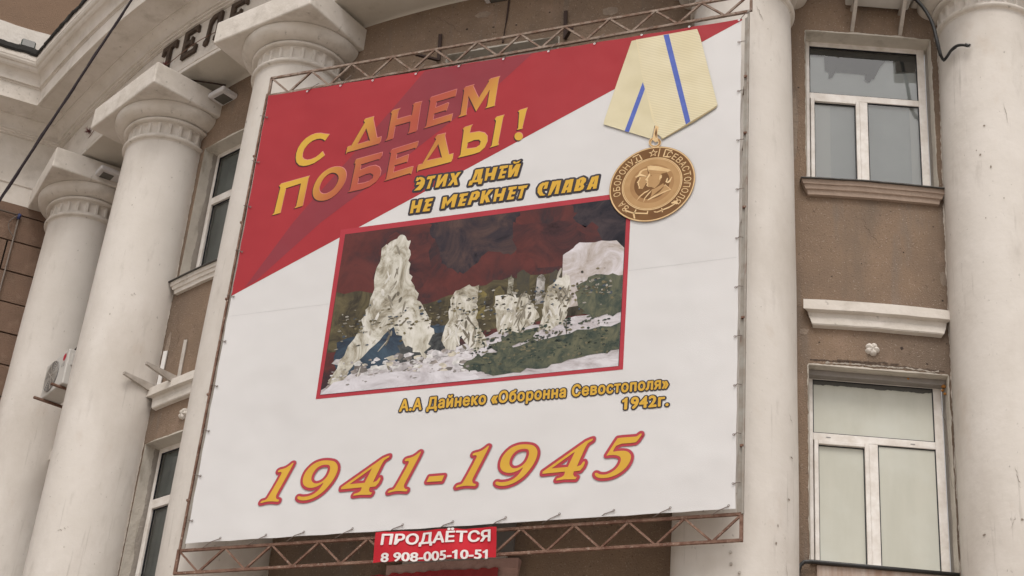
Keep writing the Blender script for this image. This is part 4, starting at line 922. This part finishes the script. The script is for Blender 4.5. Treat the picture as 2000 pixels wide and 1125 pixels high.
pg('glow', rough([(.16, .05), (.30, .06), (.33, .30), (.28, .46), (.17, .5), (.12, .3)], .03, 3), (.11, .036, .033), (.05, .025, .028), 2.4, 3.7)
pg('glow', rough([(.60, .06), (.80, .10), (.88, .22), (.86, .38), (.70, .36), (.62, .22)], .03, 4), (.11, .036, .033), (.05, .025, .028), 2.4, 3.7)
pg('dark_shore', rough([(.002, .36), (.14, .40), (.30, .50), (.42, .46), (.55, .40), (.70, .40), (.85, .36), (.998, .42), (.998, .66), (.002, .74)], .02, 5), (.05, .042, .03), (.12, .10, .055), 4, 4.2)
pg('water', rough([(.03, .68), (.22, .62), (.42, .64), (.44, .80), (.26, .86), (.04, .90)], .015, 6), (.055, .085, .12), (.03, .04, .06), 3, 4.6)
pg('black_rocks', rough([(.24, .74), (.34, .66), (.46, .70), (.44, .84), (.26, .90)], .03, 7), (.03, .032, .035), (.08, .085, .085), 7, 4.9)
for k, (x, y, w, h) in enumerate([(.555, .46, .035, .14), (.60, .40, .02, .22), (.63, .38, .045, .20), (.70, .42, .03, .16), (.49, .47, .04, .16), (.745, .40, .04, .2)]):
    pg('ruin_wall', rough([(x, y), (x+w*.5, y-.02), (x+w, y+.01), (x+w, y+h), (x, y+h)], .006, 10+k), [(.15, .12, .05), (.42, .40, .34), (.06, .055, .045), (.45, .43, .42), (.20, .16, .06), (.07, .06, .05)][k], (.08, .07, .045), 8, 5.0)
pg('white_house', rough([(.785, .30), (.84, .235), (.97, .25), (.998, .30), (.998, .60), (.80, .62)], .008, 20), (.60, .57, .60), (.40, .35, .32), 4, 5.1)
flat([[uv(*q) for q in rough([(.002, .97), (.10, .88), (.30, .84), (.46, .78), (.60, .71), (.80, .69), (.998, .66), (.998, .999), (.002, .999)], .01, 8)]], 5.2, 'pale_ground', painterly('ground', [(.24, .21, .20), (.46, .43, .45), (.60, .58, .61), (.66, .65, .66)], 1.9, 1.4, (1, 1, 2.2)), PF)
for k in range(150):          # loose rubble and pale debris scattered over the ground and along the shore
    u = random.uniform(.03, .50); v = random.uniform(.80, .985); s_ = random.uniform(.006, .022)
    cc = random.choice([(.66, .64, .66), (.50, .47, .48), (.34, .30, .28), (.60, .55, .46), (.20, .18, .17), (.70, .69, .68)])
    key = 'deb%d' % (int(cc[0]*100))
    if key not in P: P[key] = print_mat('paint_debris', cc, tuple(x*.6 for x in cc), 12, .5)[0]
    a0 = random.uniform(0, 6); L = [(u+s_*cos(a0+t)*random.uniform(.6, 1.2), v+s_*1.3*sin(a0+t)*random.uniform(.5, 1)) for t in (0, 1.1, 2.0, 3.0, 4.2, 5.3)]
    L = [(min(max(a, .003), .997), min(max(b_, .003), .997)) for a, b_ in L]
    flat([[uv(*q) for q in L]], 5.4+k*.012, 'rubble', P[key], PF)
for k, L in enumerate([[(.14, .12), (.20, .05), (.24, .10), (.25, .30), (.30, .48), (.36, .66), (.34, .84), (.26, .72), (.22, .62), (.12, .80), (.05, .96), (.02, .93), (.10, .62), (.13, .40)],
                       [(.42, .44), (.50, .42), (.50, .62), (.55, .80), (.50, .84), (.46, .72), (.43, .82), (.39, .74)],
                       [(.56, .50), (.68, .52), (.72, .66), (.66, .74), (.58, .72)], [(.74, .48), (.80, .40), (.83, .56), (.80, .72), (.72, .74)]]):
    flat([[uv(*q) for q in rough(L, .016, 30+k, 7)]], 7.4+k*.3, 'pale_crag', painterly('crag', [(.10, .085, .06), (.30, .27, .21), (.52, .50, .44), (.63, .61, .57), (.60, .585, .56)], 2.6, 1.8, (1.3, 1, .7)), PF)
    cx = sum(q[0] for q in L)/len(L); cy = sum(q[1] for q in L)/len(L)
    for q in range(26):      # brushed facets, light on the left flank and dark on the right
        x = cx+random.gauss(0, .035 if k == 0 else .022); y = cy+random.gauss(0, .17 if k == 0 else .07); w, h = random.uniform(.002, .006), random.uniform(.015, .05)
        if not (.03 < x < .96 and .06 < y < .93): continue
        c_ = random.choice([(.68, .66, .62), (.66, .64, .6), (.44, .41, .35)]) if x < cx else random.choice([(.26, .235, .19), (.16, .14, .11)]); a_ = random.uniform(-.5, .5)
        Lq = sm([(x+w*cos(t)*cos(a_)-h*sin(t)*sin(a_), y+w*cos(t)*sin(a_)+h*sin(t)*cos(a_)) for t in (0, 1.3, 2.2, 3.3, 4.4, 5.4)], 1)
        flat([[uv(*p) for p in Lq]], 8.9+q*.02+k*.01, 'facet', pm('facet_%d' % int(c_[0]*100), c_, tuple(v*.75 for v in c_), 8), PF)
for k, L in enumerate([[(.46, .90), (.55, .84), (.66, .82), (.80, .78), (.998, .74), (.998, .90), (.85, .93), (.74, .97), (.58, .985), (.50, .94)], [(.55, .80), (.62, .74), (.72, .72), (.70, .78), (.60, .84)], [(.84, .50), (.90, .44), (.998, .46), (.998, .68), (.90, .70), (.85, .62)]]):
    pg('dark_mound', rough(L, .02, 40+k, 7), (.045, .06, .05), (.13, .13, .085), 6, 9.8+k*.2)
flat([[uv(*q) for q in rough([(.002, .999), (.04, .93), (.20, .90), (.45, .93), (.56, .999)], .01, 50)]], 10.6, 'pale_foreground', painterly('fore', [(.34, .31, .33), (.52, .50, .53), (.62, .60, .64), (.66, .65, .67)], 2.2, 1.0, (1, 1, 2)), PF)

marks = {}
for k in range(900):     # small brush marks: masonry, rubble and scrub in the middle distance
    u = random.uniform(.03, .97); band = random.random()
    if band < .42: v = random.gauss(.56-.10*(u-.5), .045); pal = [(.06, .055, .045), (.26, .24, .20), (.12, .10, .06), (.36, .34, .30), (.20, .17, .10), (.07, .09, .12)]
    elif band < .6: v = random.uniform(.80, .96); pal = [(.40, .37, .38), (.66, .65, .66), (.28, .26, .25), (.55, .52, .54)]
    else: v = random.uniform(.68, .92); u = random.uniform(.5, .96); pal = [(.035, .045, .04), (.09, .10, .07), (.17, .155, .10), (.05, .07, .055)]
    l_ = random.uniform(.003, .010); w_ = l_*random.uniform(.25, .6)*1.5; a_ = random.choice([0, .2, -.3, 1.3, 1.6])
    if band < .6 and u > .5 and v > .74: continue
    if not (.02 < u-l_ and u+l_ < .98 and .34 < v-.02 and v+.02 < .975): continue
    marks.setdefault(random.choice(pal), []).append([uv(u+l_*cos(t)*cos(a_)-w_*sin(t)*sin(a_), v+l_*cos(t)*sin(a_)+w_*sin(t)*cos(a_)) for t in (.3, 1.5, 2.6, 3.7, 5.0)])
for gi, (c_, LL) in enumerate(sorted(marks.items())):
    o = flat(LL, 10.8, 'brush_marks', print_mat('paint_mark', c_, tuple(x*.7 for x in c_), 9, .5)[0], PF); o['kind'] = 'stuff'
    for k, v in enumerate(o.data.vertices): v.co.y -= gi*.00008+((k//5) % 3)*.00002
# welded seams of the tarpaulin
SM = pm('seam', (.61, .60, .605))
for z_ in (2.93,):
    for xa, xb in ((-2.94, bd(640, 640)[0]-.03), (bd(1222, 560)[0]+.03, 3.30)): flat([[[(xa, z_), (xb, z_+.012), (xb, z_+.017), (xa, z_+.005)]]], .6, 'weld_seam', SM, BN, board=True)

# medal -------------------------------------------------------------------------
zr = ((1180, 50), 4.5)
RIBM = print_mat('ribbon_olive', (.74, .68, .50), (.69, .62, .43), 2.5, .6)[0]
def ribbon_lines(m, d):
    t = m.node_tree; N = t.nodes; L = t.links; b = N['Principled BSDF']; tc = N.new('ShaderNodeTexCoord'); mp = N.new('ShaderNodeMapping'); mp.inputs['Rotation'].default_value = (0, rad(d), 0)
    w = N.new('ShaderNodeTexWave'); w.bands_direction = 'Z'; w.inputs['Scale'].default_value = 13; w.inputs['Distortion'].default_value = .3
    L.new(tc.outputs['Object'], mp.inputs[0]); L.new(mp.outputs[0], w.inputs[0])
    src = b.inputs['Base Color'].links[0].from_socket; mx = N.new('ShaderNodeMix'); mx.data_type = 'RGBA'; mx.blend_type = 'MULTIPLY'; mx.inputs[0].default_value = .45
    L.new(src, mx.inputs[6]); rp = N.new('ShaderNodeValToRGB'); rp.color_ramp.elements[0].color = (.5, .45, .35, 1); L.new(w.outputs[0], rp.inputs[0]); L.new(rp.outputs[0], mx.inputs[7]); L.new(mx.outputs[2], b.inputs['Base Color'])
ribbon_lines(RIBM, 0)
BLUE = print_mat('ribbon_blue', (.10, .145, .46), (.08, .12, .40), 12, .5)[0]
MD = flat([Z(*zr, [(283, 132), (820, 38), (845, 100), (1000, 705), (950, 740), (520, 1000), (470, 960), (430, 830), (330, 420)])], 11, 'medal_ribbon', RIBM, BN)
flat([Z(*zr, [(245, 143), (285, 134), (335, 430), (430, 830), (450, 870), (420, 1005), (-2, 875), (5, 840), (120, 500)])], 10, 'ribbon_back', print_mat('ribbon_shade', (.64, .58, .41), (.58, .52, .35), 2.5, .6)[0], MD)
flat([Z(*zr, [(283, 132), (296, 134), (345, 430), (448, 835), (485, 880), (478, 905), (460, 880), (425, 830)])], 11.6, 'ribbon_fold', pm('fold_light', (.68, .60, .40)), MD)
flat([Z(*zr, [(1000, 705), (985, 730), (800, 850), (510, 1012), (500, 990), (760, 855), (985, 690)])], 10.6, 'ribbon_edge', pm('fold_dark', (.34, .27, .15)), MD)
flat([Z(*zr, [(525, 92), (572, 84), (762, 850), (722, 878)])], 11.8, 'blue_stripe', BLUE, MD)
flat([Z(*zr, [(344, 505), (362, 565), (222, 945), (184, 935)])], 10.6, 'blue_stripe', BLUE, MD)
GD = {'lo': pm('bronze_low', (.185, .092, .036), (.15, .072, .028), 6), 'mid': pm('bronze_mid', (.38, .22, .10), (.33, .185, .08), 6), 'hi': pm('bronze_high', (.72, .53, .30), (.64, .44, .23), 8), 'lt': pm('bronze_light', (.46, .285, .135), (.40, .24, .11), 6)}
MC = Vector((2.309, 4.044)); MR = .507
def circ(r, n=96, a0=0, a1=2*pi): return [(MC.x+r*cos(a0+(a1-a0)*k/n), MC.y+r*sin(a0+(a1-a0)*k/n)) for k in range(n+(0 if a1-a0 > 6.2 else 1))]
def disc(r, layer, m, name, r2=None):
    return flat([[circ(r), circ(r2)] if r2 else [circ(r)]], layer, name, m, DK, board=True)
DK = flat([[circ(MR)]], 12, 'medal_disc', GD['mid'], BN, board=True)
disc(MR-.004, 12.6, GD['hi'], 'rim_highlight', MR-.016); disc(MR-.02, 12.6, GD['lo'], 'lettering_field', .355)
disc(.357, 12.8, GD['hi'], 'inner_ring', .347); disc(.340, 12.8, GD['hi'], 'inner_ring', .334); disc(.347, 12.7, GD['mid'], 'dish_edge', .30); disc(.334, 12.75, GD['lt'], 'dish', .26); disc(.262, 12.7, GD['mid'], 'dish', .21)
disc(.215, 12.68, GD['lo'], 'dish_centre')
# ring and link
def ell(cx, cy, rx, ry, n=28): return [(cx+rx*cos(2*pi*k/n), cy+ry*sin(2*pi*k/n)) for k in range(n)]
flat([[Z(*zr, ell(450, 1035, 55, 45)), Z(*zr, ell(448, 1037, 32, 26))]], 13, 'suspension_ring', GD['hi'], DK)
flat([[Z(*zr, ell(452, 1033, 50, 41)), Z(*zr, ell(448, 1037, 38, 31))]], 13.4, 'suspension_ring', GD['mid'], DK)
flat([Z(*zr, [(455, 885), (485, 900), (470, 960), (478, 1025), (455, 1035), (428, 1010), (440, 940)])], 13.8, 'link', GD['hi'], DK)
flat([Z(*zr, [(462, 905), (470, 950), (462, 1000), (448, 960)])], 14.0, 'link', GD['lo'], DK)
z9 = ((1180, 280), 7.03)
PROF = [('hi', [(600, 330), (640, 318), (760, 330), (900, 368), (922, 385), (875, 408), (800, 395), (640, 385), (622, 410), (612, 380)]),
 ('lt', [(618, 375), (870, 400), (855, 415), (790, 430), (625, 420)]),
 ('lt', [(625, 420), (790, 432), (800, 480), (760, 570), (700, 630), (655, 612), (612, 612), (585, 592), (596, 565), (582, 548), (592, 530), (568, 515), (600, 468), (606, 440)]),
 ('hi', [(632, 425), (640, 450), (604, 500), (612, 525), (600, 545), (615, 568), (604, 590), (615, 612), (585, 592), (596, 565), (582, 548), (592, 530), (568, 515), (600, 468)]),
 ('hi', [(770, 455), (800, 450), (800, 480), (775, 500), (760, 520)]), ('lo', [(640, 455), (660, 450), (655, 465)]),
 ('hi', [(435, 470), (470, 450), (500, 395), (550, 365), (600, 355), (600, 375), (540, 390), (505, 430), (590, 462), (590, 470), (500, 462), (440, 488)]),
 ('lt', [(505, 430), (545, 392), (602, 378), (608, 430), (595, 465)]),
 ('lt', [(500, 470), (590, 470), (570, 515), (590, 545), (560, 600), (535, 640), (480, 635), (482, 610), (468, 580), (474, 565), (455, 555), (490, 505)]),
 ('hi', [(490, 480), (510, 490), (478, 552), (490, 570), (484, 590), (500, 612), (492, 638), (480, 635), (482, 610), (468, 580), (474, 565), (455, 555), (490, 505)]),
 ('hi', [(845, 575), (930, 648), (880, 665), (600, 800), (610, 780), (840, 640), (825, 600)]), ('lt', [(845, 585), (910, 645), (870, 655), (700, 730), (780, 670)]),
 ('hi', [(665, 650), (640, 690), (570, 770), (545, 830), (555, 770), (610, 700)]), ('hi', [(640, 645), (560, 680), (500, 730), (445, 808), (490, 760), (560, 700), (600, 680)]),
 ('lt', [(660, 645), (700, 635), (760, 600), (820, 560), (830, 600), (720, 690), (640, 760), (660, 700)]),
 ('hi', [(870, 490), (885, 488), (870, 545), (900, 520), (935, 470), (940, 480), (912, 540), (885, 560), (848, 545)])]
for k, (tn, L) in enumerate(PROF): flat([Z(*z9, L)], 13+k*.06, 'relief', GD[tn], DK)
# stars, anchors and bars between the words
def star(cx, cy, r, rot=0): return [(MC.x+cx+(r if k % 2 == 0 else r*.42)*cos(pi/2+rot+pi*k/5), MC.y+cy+(r if k % 2 == 0 else r*.42)*sin(pi/2+rot+pi*k/5)) for k in range(10)]
flat([[star(-.0, .42, .058, 0)]], 13, 'star', GD['hi'], DK, board=True); flat([[star(-.0, .42, .036, 0)]], 13.2, 'star', GD['lo'], DK, board=True)
for L in ([(768, 82), (780, 82), (758, 195), (742, 198)], [(845, 95), (860, 90), (830, 195), (812, 195)], [(860, 90), (945, 110), (940, 122), (858, 104)], [(865, 185), (905, 195), (900, 208), (812, 200)], [(395, 200), (480, 158), (488, 168), (402, 212)], [(485, 175), (498, 170), (535, 235), (520, 245)], [(440, 210), (452, 205), (475, 270), (460, 278)], [(430, 275), (530, 232), (535, 245), (438, 290)]): flat([Z(*z9, L)], 13.2, 'ribbon_mark', GD['hi'], DK)
for L in ([(285, 905), (330, 905), (305, 925), (400, 960), (590, 968), (600, 940), (612, 940), (605, 985), (400, 978), (310, 950), (312, 978)], [(440, 918), (452, 925), (425, 975), (435, 1045), (415, 1045), (400, 990)], [(685, 945), (730, 950), (900, 880), (975, 838), (935, 840), (925, 828), (1005, 790), (1020, 835), (1000, 850), (985, 845), (900, 900), (740, 962), (700, 962)], [(790, 900), (805, 905), (815, 955), (800, 960)]): flat([Z(*z9, L)], 13.2, 'anchor', GD['hi'], DK)
def ringtext(body, a0, a1, r, h):
    n = len(body)
    for k, ch in enumerate(body):
        if ch == ' ': continue
        V, Fc = glyphs(ch, .018); x0 = min(v.x for v in V); x1 = max(v.x for v in V); a = rad(a0+(a1-a0)*k/(n-1)); sc = h/CAPH; ww = min(h*.72, (x1-x0)*sc)/(x1-x0)
        rd = Vector((cos(a), sin(a))); tn = Vector((sin(a), -cos(a))); out = []
        for v in V: q = MC+rd*(r+v.y*sc)+tn*(v.x-(x0+x1)/2)*ww; out.append((q.x, YB-.004-13.3*LAY-.0, q.y))
        mk('medal_letter', out, Fc, GD['hi'], DK)
ringtext('ЗА ОБОРОНУ', 224, 128, .378, .082); ringtext('СЕВАСТОПОЛЯ', 62, -42, .378, .082)
MD.location.y -= .009; DK.location.y -= .009

# eyelets and tie wires -------------------------------------------------------------
TI = 0
def eyelet(px, py, wire_to=None, m=M_GALV):
    X, Z_ = bd(px, py); mb = MB(); n = 10
    V = [(X+(.014 if k < n else .007)*cos(2*pi*k/n), YB-.02, Z_+(.014 if k < n else .007)*sin(2*pi*k/n)) for k in range(2*n)]
    mb.add(V, [(k, (k+1) % n, n+(k+1) % n, n+k) for k in range(n)]); mb.build('eyelet', m, BN)
    if wire_to:
        x1, z1_ = bd(*wire_to, YF); p0 = Vector((X, YB-.01, Z_)); p1 = Vector((x1, YF-.02, z1_)); mid = (p0+p1)/2+Vector((0, -.02, random.uniform(-.01, .01)))
        mb = MB(); mb.tube([p0, mid, p1], .0045, 5); mb.build('tie_wire', M_WIRE, BN)
for (px, py) in [(601, 179), (666, 168), (729, 158), (813, 145), (897, 130), (984, 116), (1072, 101), (1162, 86), (1254, 69), (1347, 53), (1444, 40)]:
    eyelet(px, py+1, (px+random.uniform(14, 30), py-13-random.uniform(0, 6)))
for (px, py) in [(432, 1055), (521, 1049), (595, 1043), (690, 1036.5), (788, 1029), (886, 1023), (989, 1015), (1094, 1008), (1200, 1001), (1310, 996), (1424, 992)]:
    eyelet(px, py-3, (px-34, py+16), M_WIRE)
for k in range(10):
    u = k/9*.9+.05; px = 524+(362-524)*u+3; py = 187+(1062-187)*u
    eyelet(px+4, py, (px-9, py-3), M_WIRE)
    px = 1449+(1437-1449)*u; py = 36+(994-36)*u
    eyelet(px-5, py, (px+9, py-2), M_WIRE)

# for-sale banner ------------------------------------------------------------------
YS = YB-.03
def sag(X, Z_): return -.014*sin(X*9+Z_*4)-.003*sin(X*23+1)-.003*sin(Z_*20+X*3)
SB = thing('for_sale_banner', 'small red banner with white writing tied to the lower lattice', 'banner', (-.6, YS, -.4))
cq = (734, 1040), (970.5, 1029), (968.5, 1088), (727.5, 1098.5); V = []; nx, nz = 60, 16
for j in range(nz+1):
    for i in range(nx+1):
        u, v = i/nx, j/nz; w = 1.2*sin(u*19)*(1-abs(v-.5)*.2)+.8*sin(u*43+2)
        px = (cq[0][0]*(1-u)+cq[1][0]*u)*(1-v)+(cq[3][0]*(1-u)+cq[2][0]*u)*v; py = (cq[0][1]*(1-u)+cq[1][1]*u)*(1-v)+(cq[3][1]*(1-u)+cq[2][1]*u)*v
        if j in (0, nz): py += .5*w
        X, Z_ = bd(px, py, YS); V.append((X, YS+sag(X, Z_), Z_))
mk('cloth', V, [(j*(nx+1)+i, (j+1)*(nx+1)+i, (j+1)*(nx+1)+i+1, j*(nx+1)+i+1) for j in range(nz) for i in range(nx)], P['sign_red'], SB, smooth=True)
bend = lambda X, Z_: sag(X, Z_)-.009
setline('ПРОДАЁТСЯ', (746, 1065.5), (956.5, 1056), (3, -20.5), (1, -21), 'lettering', P['sign_white'], SB, 0, .035, y=YS, bend=bend)
setline('8 908-005-10-51', (745, 1098.5), (951, 1090.3), (1.5, -17.5), (.5, -18), 'lettering', P['sign_white'], SB, 0, .035, y=YS, bend=bend)

# ------------------------------------------------------------------ lamps, units, brackets, cables
def area_lamp(label, p, rz, size=1.2, group='grey lamps under the soffit'):
    t = thing('soffit_lamp', label, 'lamp', p, rz, group=group)
    mb = MB(); mb.box((-.15*size, -.19*size, -.05), (.15*size, .19*size, .035)); o = mb.build('housing', M_LAMP, t, False); bevel(o, .03, 3)
    mb = MB(); mb.box((-.09*size, -.13*size, -.058), (.09*size, .02*size, -.046)); mb.build('lens', M_LENS, t, False)
    mb = MB(); frame_boxes(mb, -.10*size, .10*size, -.14*size, .03*size, .012, 0, 0)
    mb = MB(); mb.tube([(0, .19*size, 0), (0, .36, .02)], .02, 8); mb.tube([(0, .36, -.02), (0, .36, .16)], .018, 8); mb.build('arm', M_LAMP, t, False, True)
    return t
def at_ray(px, py, z):  d = ray(px, py); return CP+d*((z-CP.z)/d.z)
area_lamp('grey street-type lamp under the soffit between second and third capitals', at_ray(444, 192, 7.80), rad(-22))
area_lamp('grey lamp half hidden behind the second capital, under the soffit', at_ray(216, 343, 7.80), rad(-36))
area_lamp('grey lamp cut by the top edge above the middle of the lattice', at_ray(981, 6, 7.98), rad(-2), 1.3)
t_ = thing('lamp_conduit', 'dark conduit on the wall below the top middle lamp', 'pipe', pol(RW+.012, -.35, 7.2)); mb = MB()
mb.tube([pol(RW+.012, -.3, 8.0), pol(RW+.012, -.35, 7.6), pol(RW+.014, -.45, 7.2)], .012, 6); mb.build('tube', M_ROD, t_)
t_ = thing('soffit_cable', 'dark cable running along the soffit edge from the second capital', 'cable', pol(12.9, -24.6, 8.06)); mb = MB()
mb.tube([pol(13.05, -24.9, 8.055), pol(12.9, -24.4, 8.05), pol(12.7, -23.6, 8.04), pol(12.52, -22.9, 8.03)], .012, 6); mb.build('strand', M_ROD, t_)

def ac_unit(label, p, rz, s=1.0, logo=True, rusty=True, brace=True):
    t = thing('air_conditioner', label, 'air conditioner', p, rz)
    w, d, h = .80*s, .29*s, .56*s
    mb = MB(); mb.box((-w/2, -d, 0), (w/2, 0, h)); bevel(mb.build('casing', M_ACW, t, False), .02, 3)
    mb = MB(); n = 40; c = (-.09*s, h*.5); r = .235*s
    V = []; rings = 7
    mb.add([(c[0]+r*cos(2*pi*k/n), -d-.012, c[1]+r*sin(2*pi*k/n)) for k in range(n)]+[(c[0]+r*cos(2*pi*k/n), -d+.002, c[1]+r*sin(2*pi*k/n)) for k in range(n)], [tuple(range(n))]+[(k, (k+1) % n, (k+1) % n+n, k+n) for k in range(n)])
    g_ = mb.build('fan_grille', M_ACG, t, False)
    mb = MB()
    for q in range(2, 8):
        rr = r*q/7; mb.tube([(c[0]+rr*cos(2*pi*k/24), -d-.018, c[1]+rr*sin(2*pi*k/24)) for k in range(25)], .003, 4)
    for q in range(10): a = 2*pi*q/10; mb.tube([(c[0], -d-.018, c[1]), (c[0]+r*cos(a), -d-.018, c[1]+r*sin(a))], .003, 4)
    mb.build('guard_wire', M_ALUM, g_, False)
    if logo:
        mb = MB(); lc = (.275*s, h*.82); n = 24
        mb.add([(lc[0]+.055*cos(2*pi*k/n), -d-.003, lc[1]+.055*sin(2*pi*k/n)) for k in range(n)], [tuple(range(n))]); mb.build('logo', M_RED, t, False)
        V, Fc = glyphs('LG', .03); mk('logo_letters', [(lc[0]-.055+v.x*.09, -d-.003, lc[1]-.15+v.y*.09) for v in V], Fc, M_ACG, t, False)
    mb = MB(); mb.box((w/2, -d*.8, h*.55), (w/2+.015, -d*.45, h*.88)); mb.box((w/2, -d*.5, h*.15), (w/2+.03, -d*.3, h*.3)); mb.build('service_cover', M_ACW, t, False)
    for x in (-w*.38, w*.38):
        mb = MB(); mb.bar((x, 0.10, -.02), (x, -d-.12, -.02), .04, .03); (mb.bar((x, .08, -.36), (x, .08, 0), .035, .03), mb.bar((x, .08, -.34), (x, -d*.9, -.03), .045, .05)) if brace else 0; mb.build('bracket', M_RUST2 if rusty else M_ALUM, t, False)
    return t
# left unit between the first and second columns; its front stands on the column line
ap = None
d_ = ray(100, 742); 
def ray_cyl(px, py, r_):
    d = ray(px, py); o2 = Vector((CP.x, CP.y-R)); dd = Vector((d.x, d.y)); A_, B_, C_ = dd.dot(dd), 2*o2.dot(dd), o2.dot(o2)-r_*r_
    return CP+d*((-B_-math.sqrt(B_*B_-4*A_*C_))/(2*A_))
ap = ray_cyl(121, 748, RW+.60); ang = math.degrees(math.atan2(ap.x, R-ap.y))-1.0; a_ = rad(ang)
ac_unit('white air conditioner unit with a red round logo between the two left columns', ap-Vector((cos(a_), sin(a_), 0))*.4-Vector((sin(a_), -cos(a_), 0))*.29, a_, brace=False)
ap = ray_cyl(1722, 2, RW+.35); ang = math.degrees(math.atan2(ap.x, R-ap.y))
acr = ac_unit('air conditioner seen from below over the upper right window', pol(RW+.06, ang, ap.z+.12), rad(ang), 1.0, False, False)

# empty unit bracket left of the board
EB = thing('empty_bracket', 'empty painted bracket for a unit between the second column and the poster', 'bracket', pol(RW, -24.3, 3.3))
def cb(px, py, r_): return ray_cyl(px, py, r_)
for th in (-24.5, -22.3):
    c0, c1_, e0, e1 = pol(RW+.01, th, 3.19), pol(RW+.54, th, 3.19), pol(RW+.01, th, 3.06), pol(RW+.54, th, 3.155); t = Vector((cos(rad(th)), sin(rad(th)), 0))*.02
    V = [c0-t, c1_-t, e1-t, e0-t, c0+t, c1_+t, e1+t, e0+t]
    mk('arm', V, [(0, 1, 2, 3), (7, 6, 5, 4), (0, 4, 5, 1), (1, 5, 6, 2), (2, 6, 7, 3), (3, 7, 4, 0)], M_ALUM, EB)
b0 = cb(348, 745, RW+.02); t0 = cb(363, 664, RW+.02); mb = MB(); mb.bar(b0, t0, .05, .02); mb.build('wall_plate', M_ALUM, EB)
b0 = cb(309, 757, RW+.03); t0 = cb(324, 686, RW+.03); mb = MB(); mb.bar(b0, t0, .06, .02); mb.build('wall_plate', mat('white_bracket', (.66, .64, .62), .5), EB)

# thick cable beside the right window, looping to the last column
t_ = thing('thick_cable', 'thick black cable bundle dropping from the air conditioner to the right column', 'cable', pol(RW+.05, 24.2, 7.3))
mb = MB(); P_ = [cb(1784, -6, RW+.25), cb(1806, 18, RW+.38), cb(1822, 48, RW+.46), cb(1830, 80, RW+.48), cb(1837, 108, RW+.44)]
c5 = [on_col(5, ph, z, .03)[0] for ph, z in ((-70, 6.38), (-60, 6.33), (-48, 6.40), (-38, 6.50), (-28, 6.53), (-18, 6.49))]
def path_smooth(P_, n=6):
    out = []
    for i in range(len(P_)-1):
        p0, p1, p2, p3 = P_[max(i-1, 0)], P_[i], P_[i+1], P_[min(i+2, len(P_)-1)]
        for k in range(n):
            t = k/n; out.append(.5*((2*p1)+(-p0+p2)*t+(2*p0-5*p1+4*p2-p3)*t*t+(-p0+3*p1-3*p2+p3)*t**3))
    return out+[P_[-1]]
c5 = [None]*0
def col_ray(i, px, py, r_):
    d = ray(px, py); a = pol(R, CANG[i-1]); o2 = Vector((CP.x-a.x, CP.y-a.y)); dd = Vector((d.x, d.y)); A_, B_, C_ = dd.dot(dd), 2*o2.dot(dd), o2.dot(o2)-r_*r_; D_ = B_*B_-4*A_*C_
    return CP+d*((-B_-math.sqrt(max(D_, 0)))/(2*A_))
P2 = [col_ray(5, x, y, .67) for x, y in ((1843, 117), (1850, 110), (1858, 98), (1868, 90), (1880, 88), (1890, 90))]
mb.tube(path_smooth(P_), [.024]*25 if len(path_smooth(P_)) == 25 else .024, 8); mb.build('bundle', M_BLACK, t_, smooth=True)
mb = MB(); mb.tube(path_smooth([P_[-1]]+P2), .018, 8); mb.build('bundle', M_BLACK, t_, smooth=True)
mb = MB(); mb.tube(path_smooth([cb(1828, 70, RW+.46), cb(1835, 96, RW+.47), cb(1842, 114, RW+.44), P2[0]+Vector((0, 0, -.02))]), .009, 6); mb.tube(path_smooth([q+Vector((0, -.01, -.03)) for q in P2[:4]]), .008, 6); mb.build('thin_strand', M_BLACK, t_, smooth=True)
mb = MB()
for k in range(14):
    d = Vector((random.uniform(-.6, 1), random.uniform(-1, .2), random.uniform(-1, 1))).normalized()*.045; mb.tube([P2[-1], P2[-1]+d], [.008, .004], 5)
mb.build('frayed_end', M_BLACK, t_)

# overhead cable crossing the left corner
A_p = CP+ray(262, -8)*19.0; B_p = CP+ray(-4, 396)*15.5; dv = (A_p-B_p)
OC = thing('overhead_cable', 'dark overhead cable crossing the upper left corner in front of the cornice', 'cable', B_p-dv*.6)
pts = [B_p-dv*.6+dv*2.2*k/40+Vector((0, 0, -.10*4*(k/40-.27)*(.73-k/40)*0)) for k in range(41)]
mb = MB(); mb.tube(pts, .013, 8); mb.build('strand', M_CABLE, OC, smooth=True)
sd = dv.normalized().cross(fwd).normalized()
mb = MB(); mb.tube([p+sd*.014*sin(k*.9)+fwd*.014*cos(k*.9) for k, p in enumerate(pts)], .006, 6); mb.build('strand', M_CABLE, OC, smooth=True)
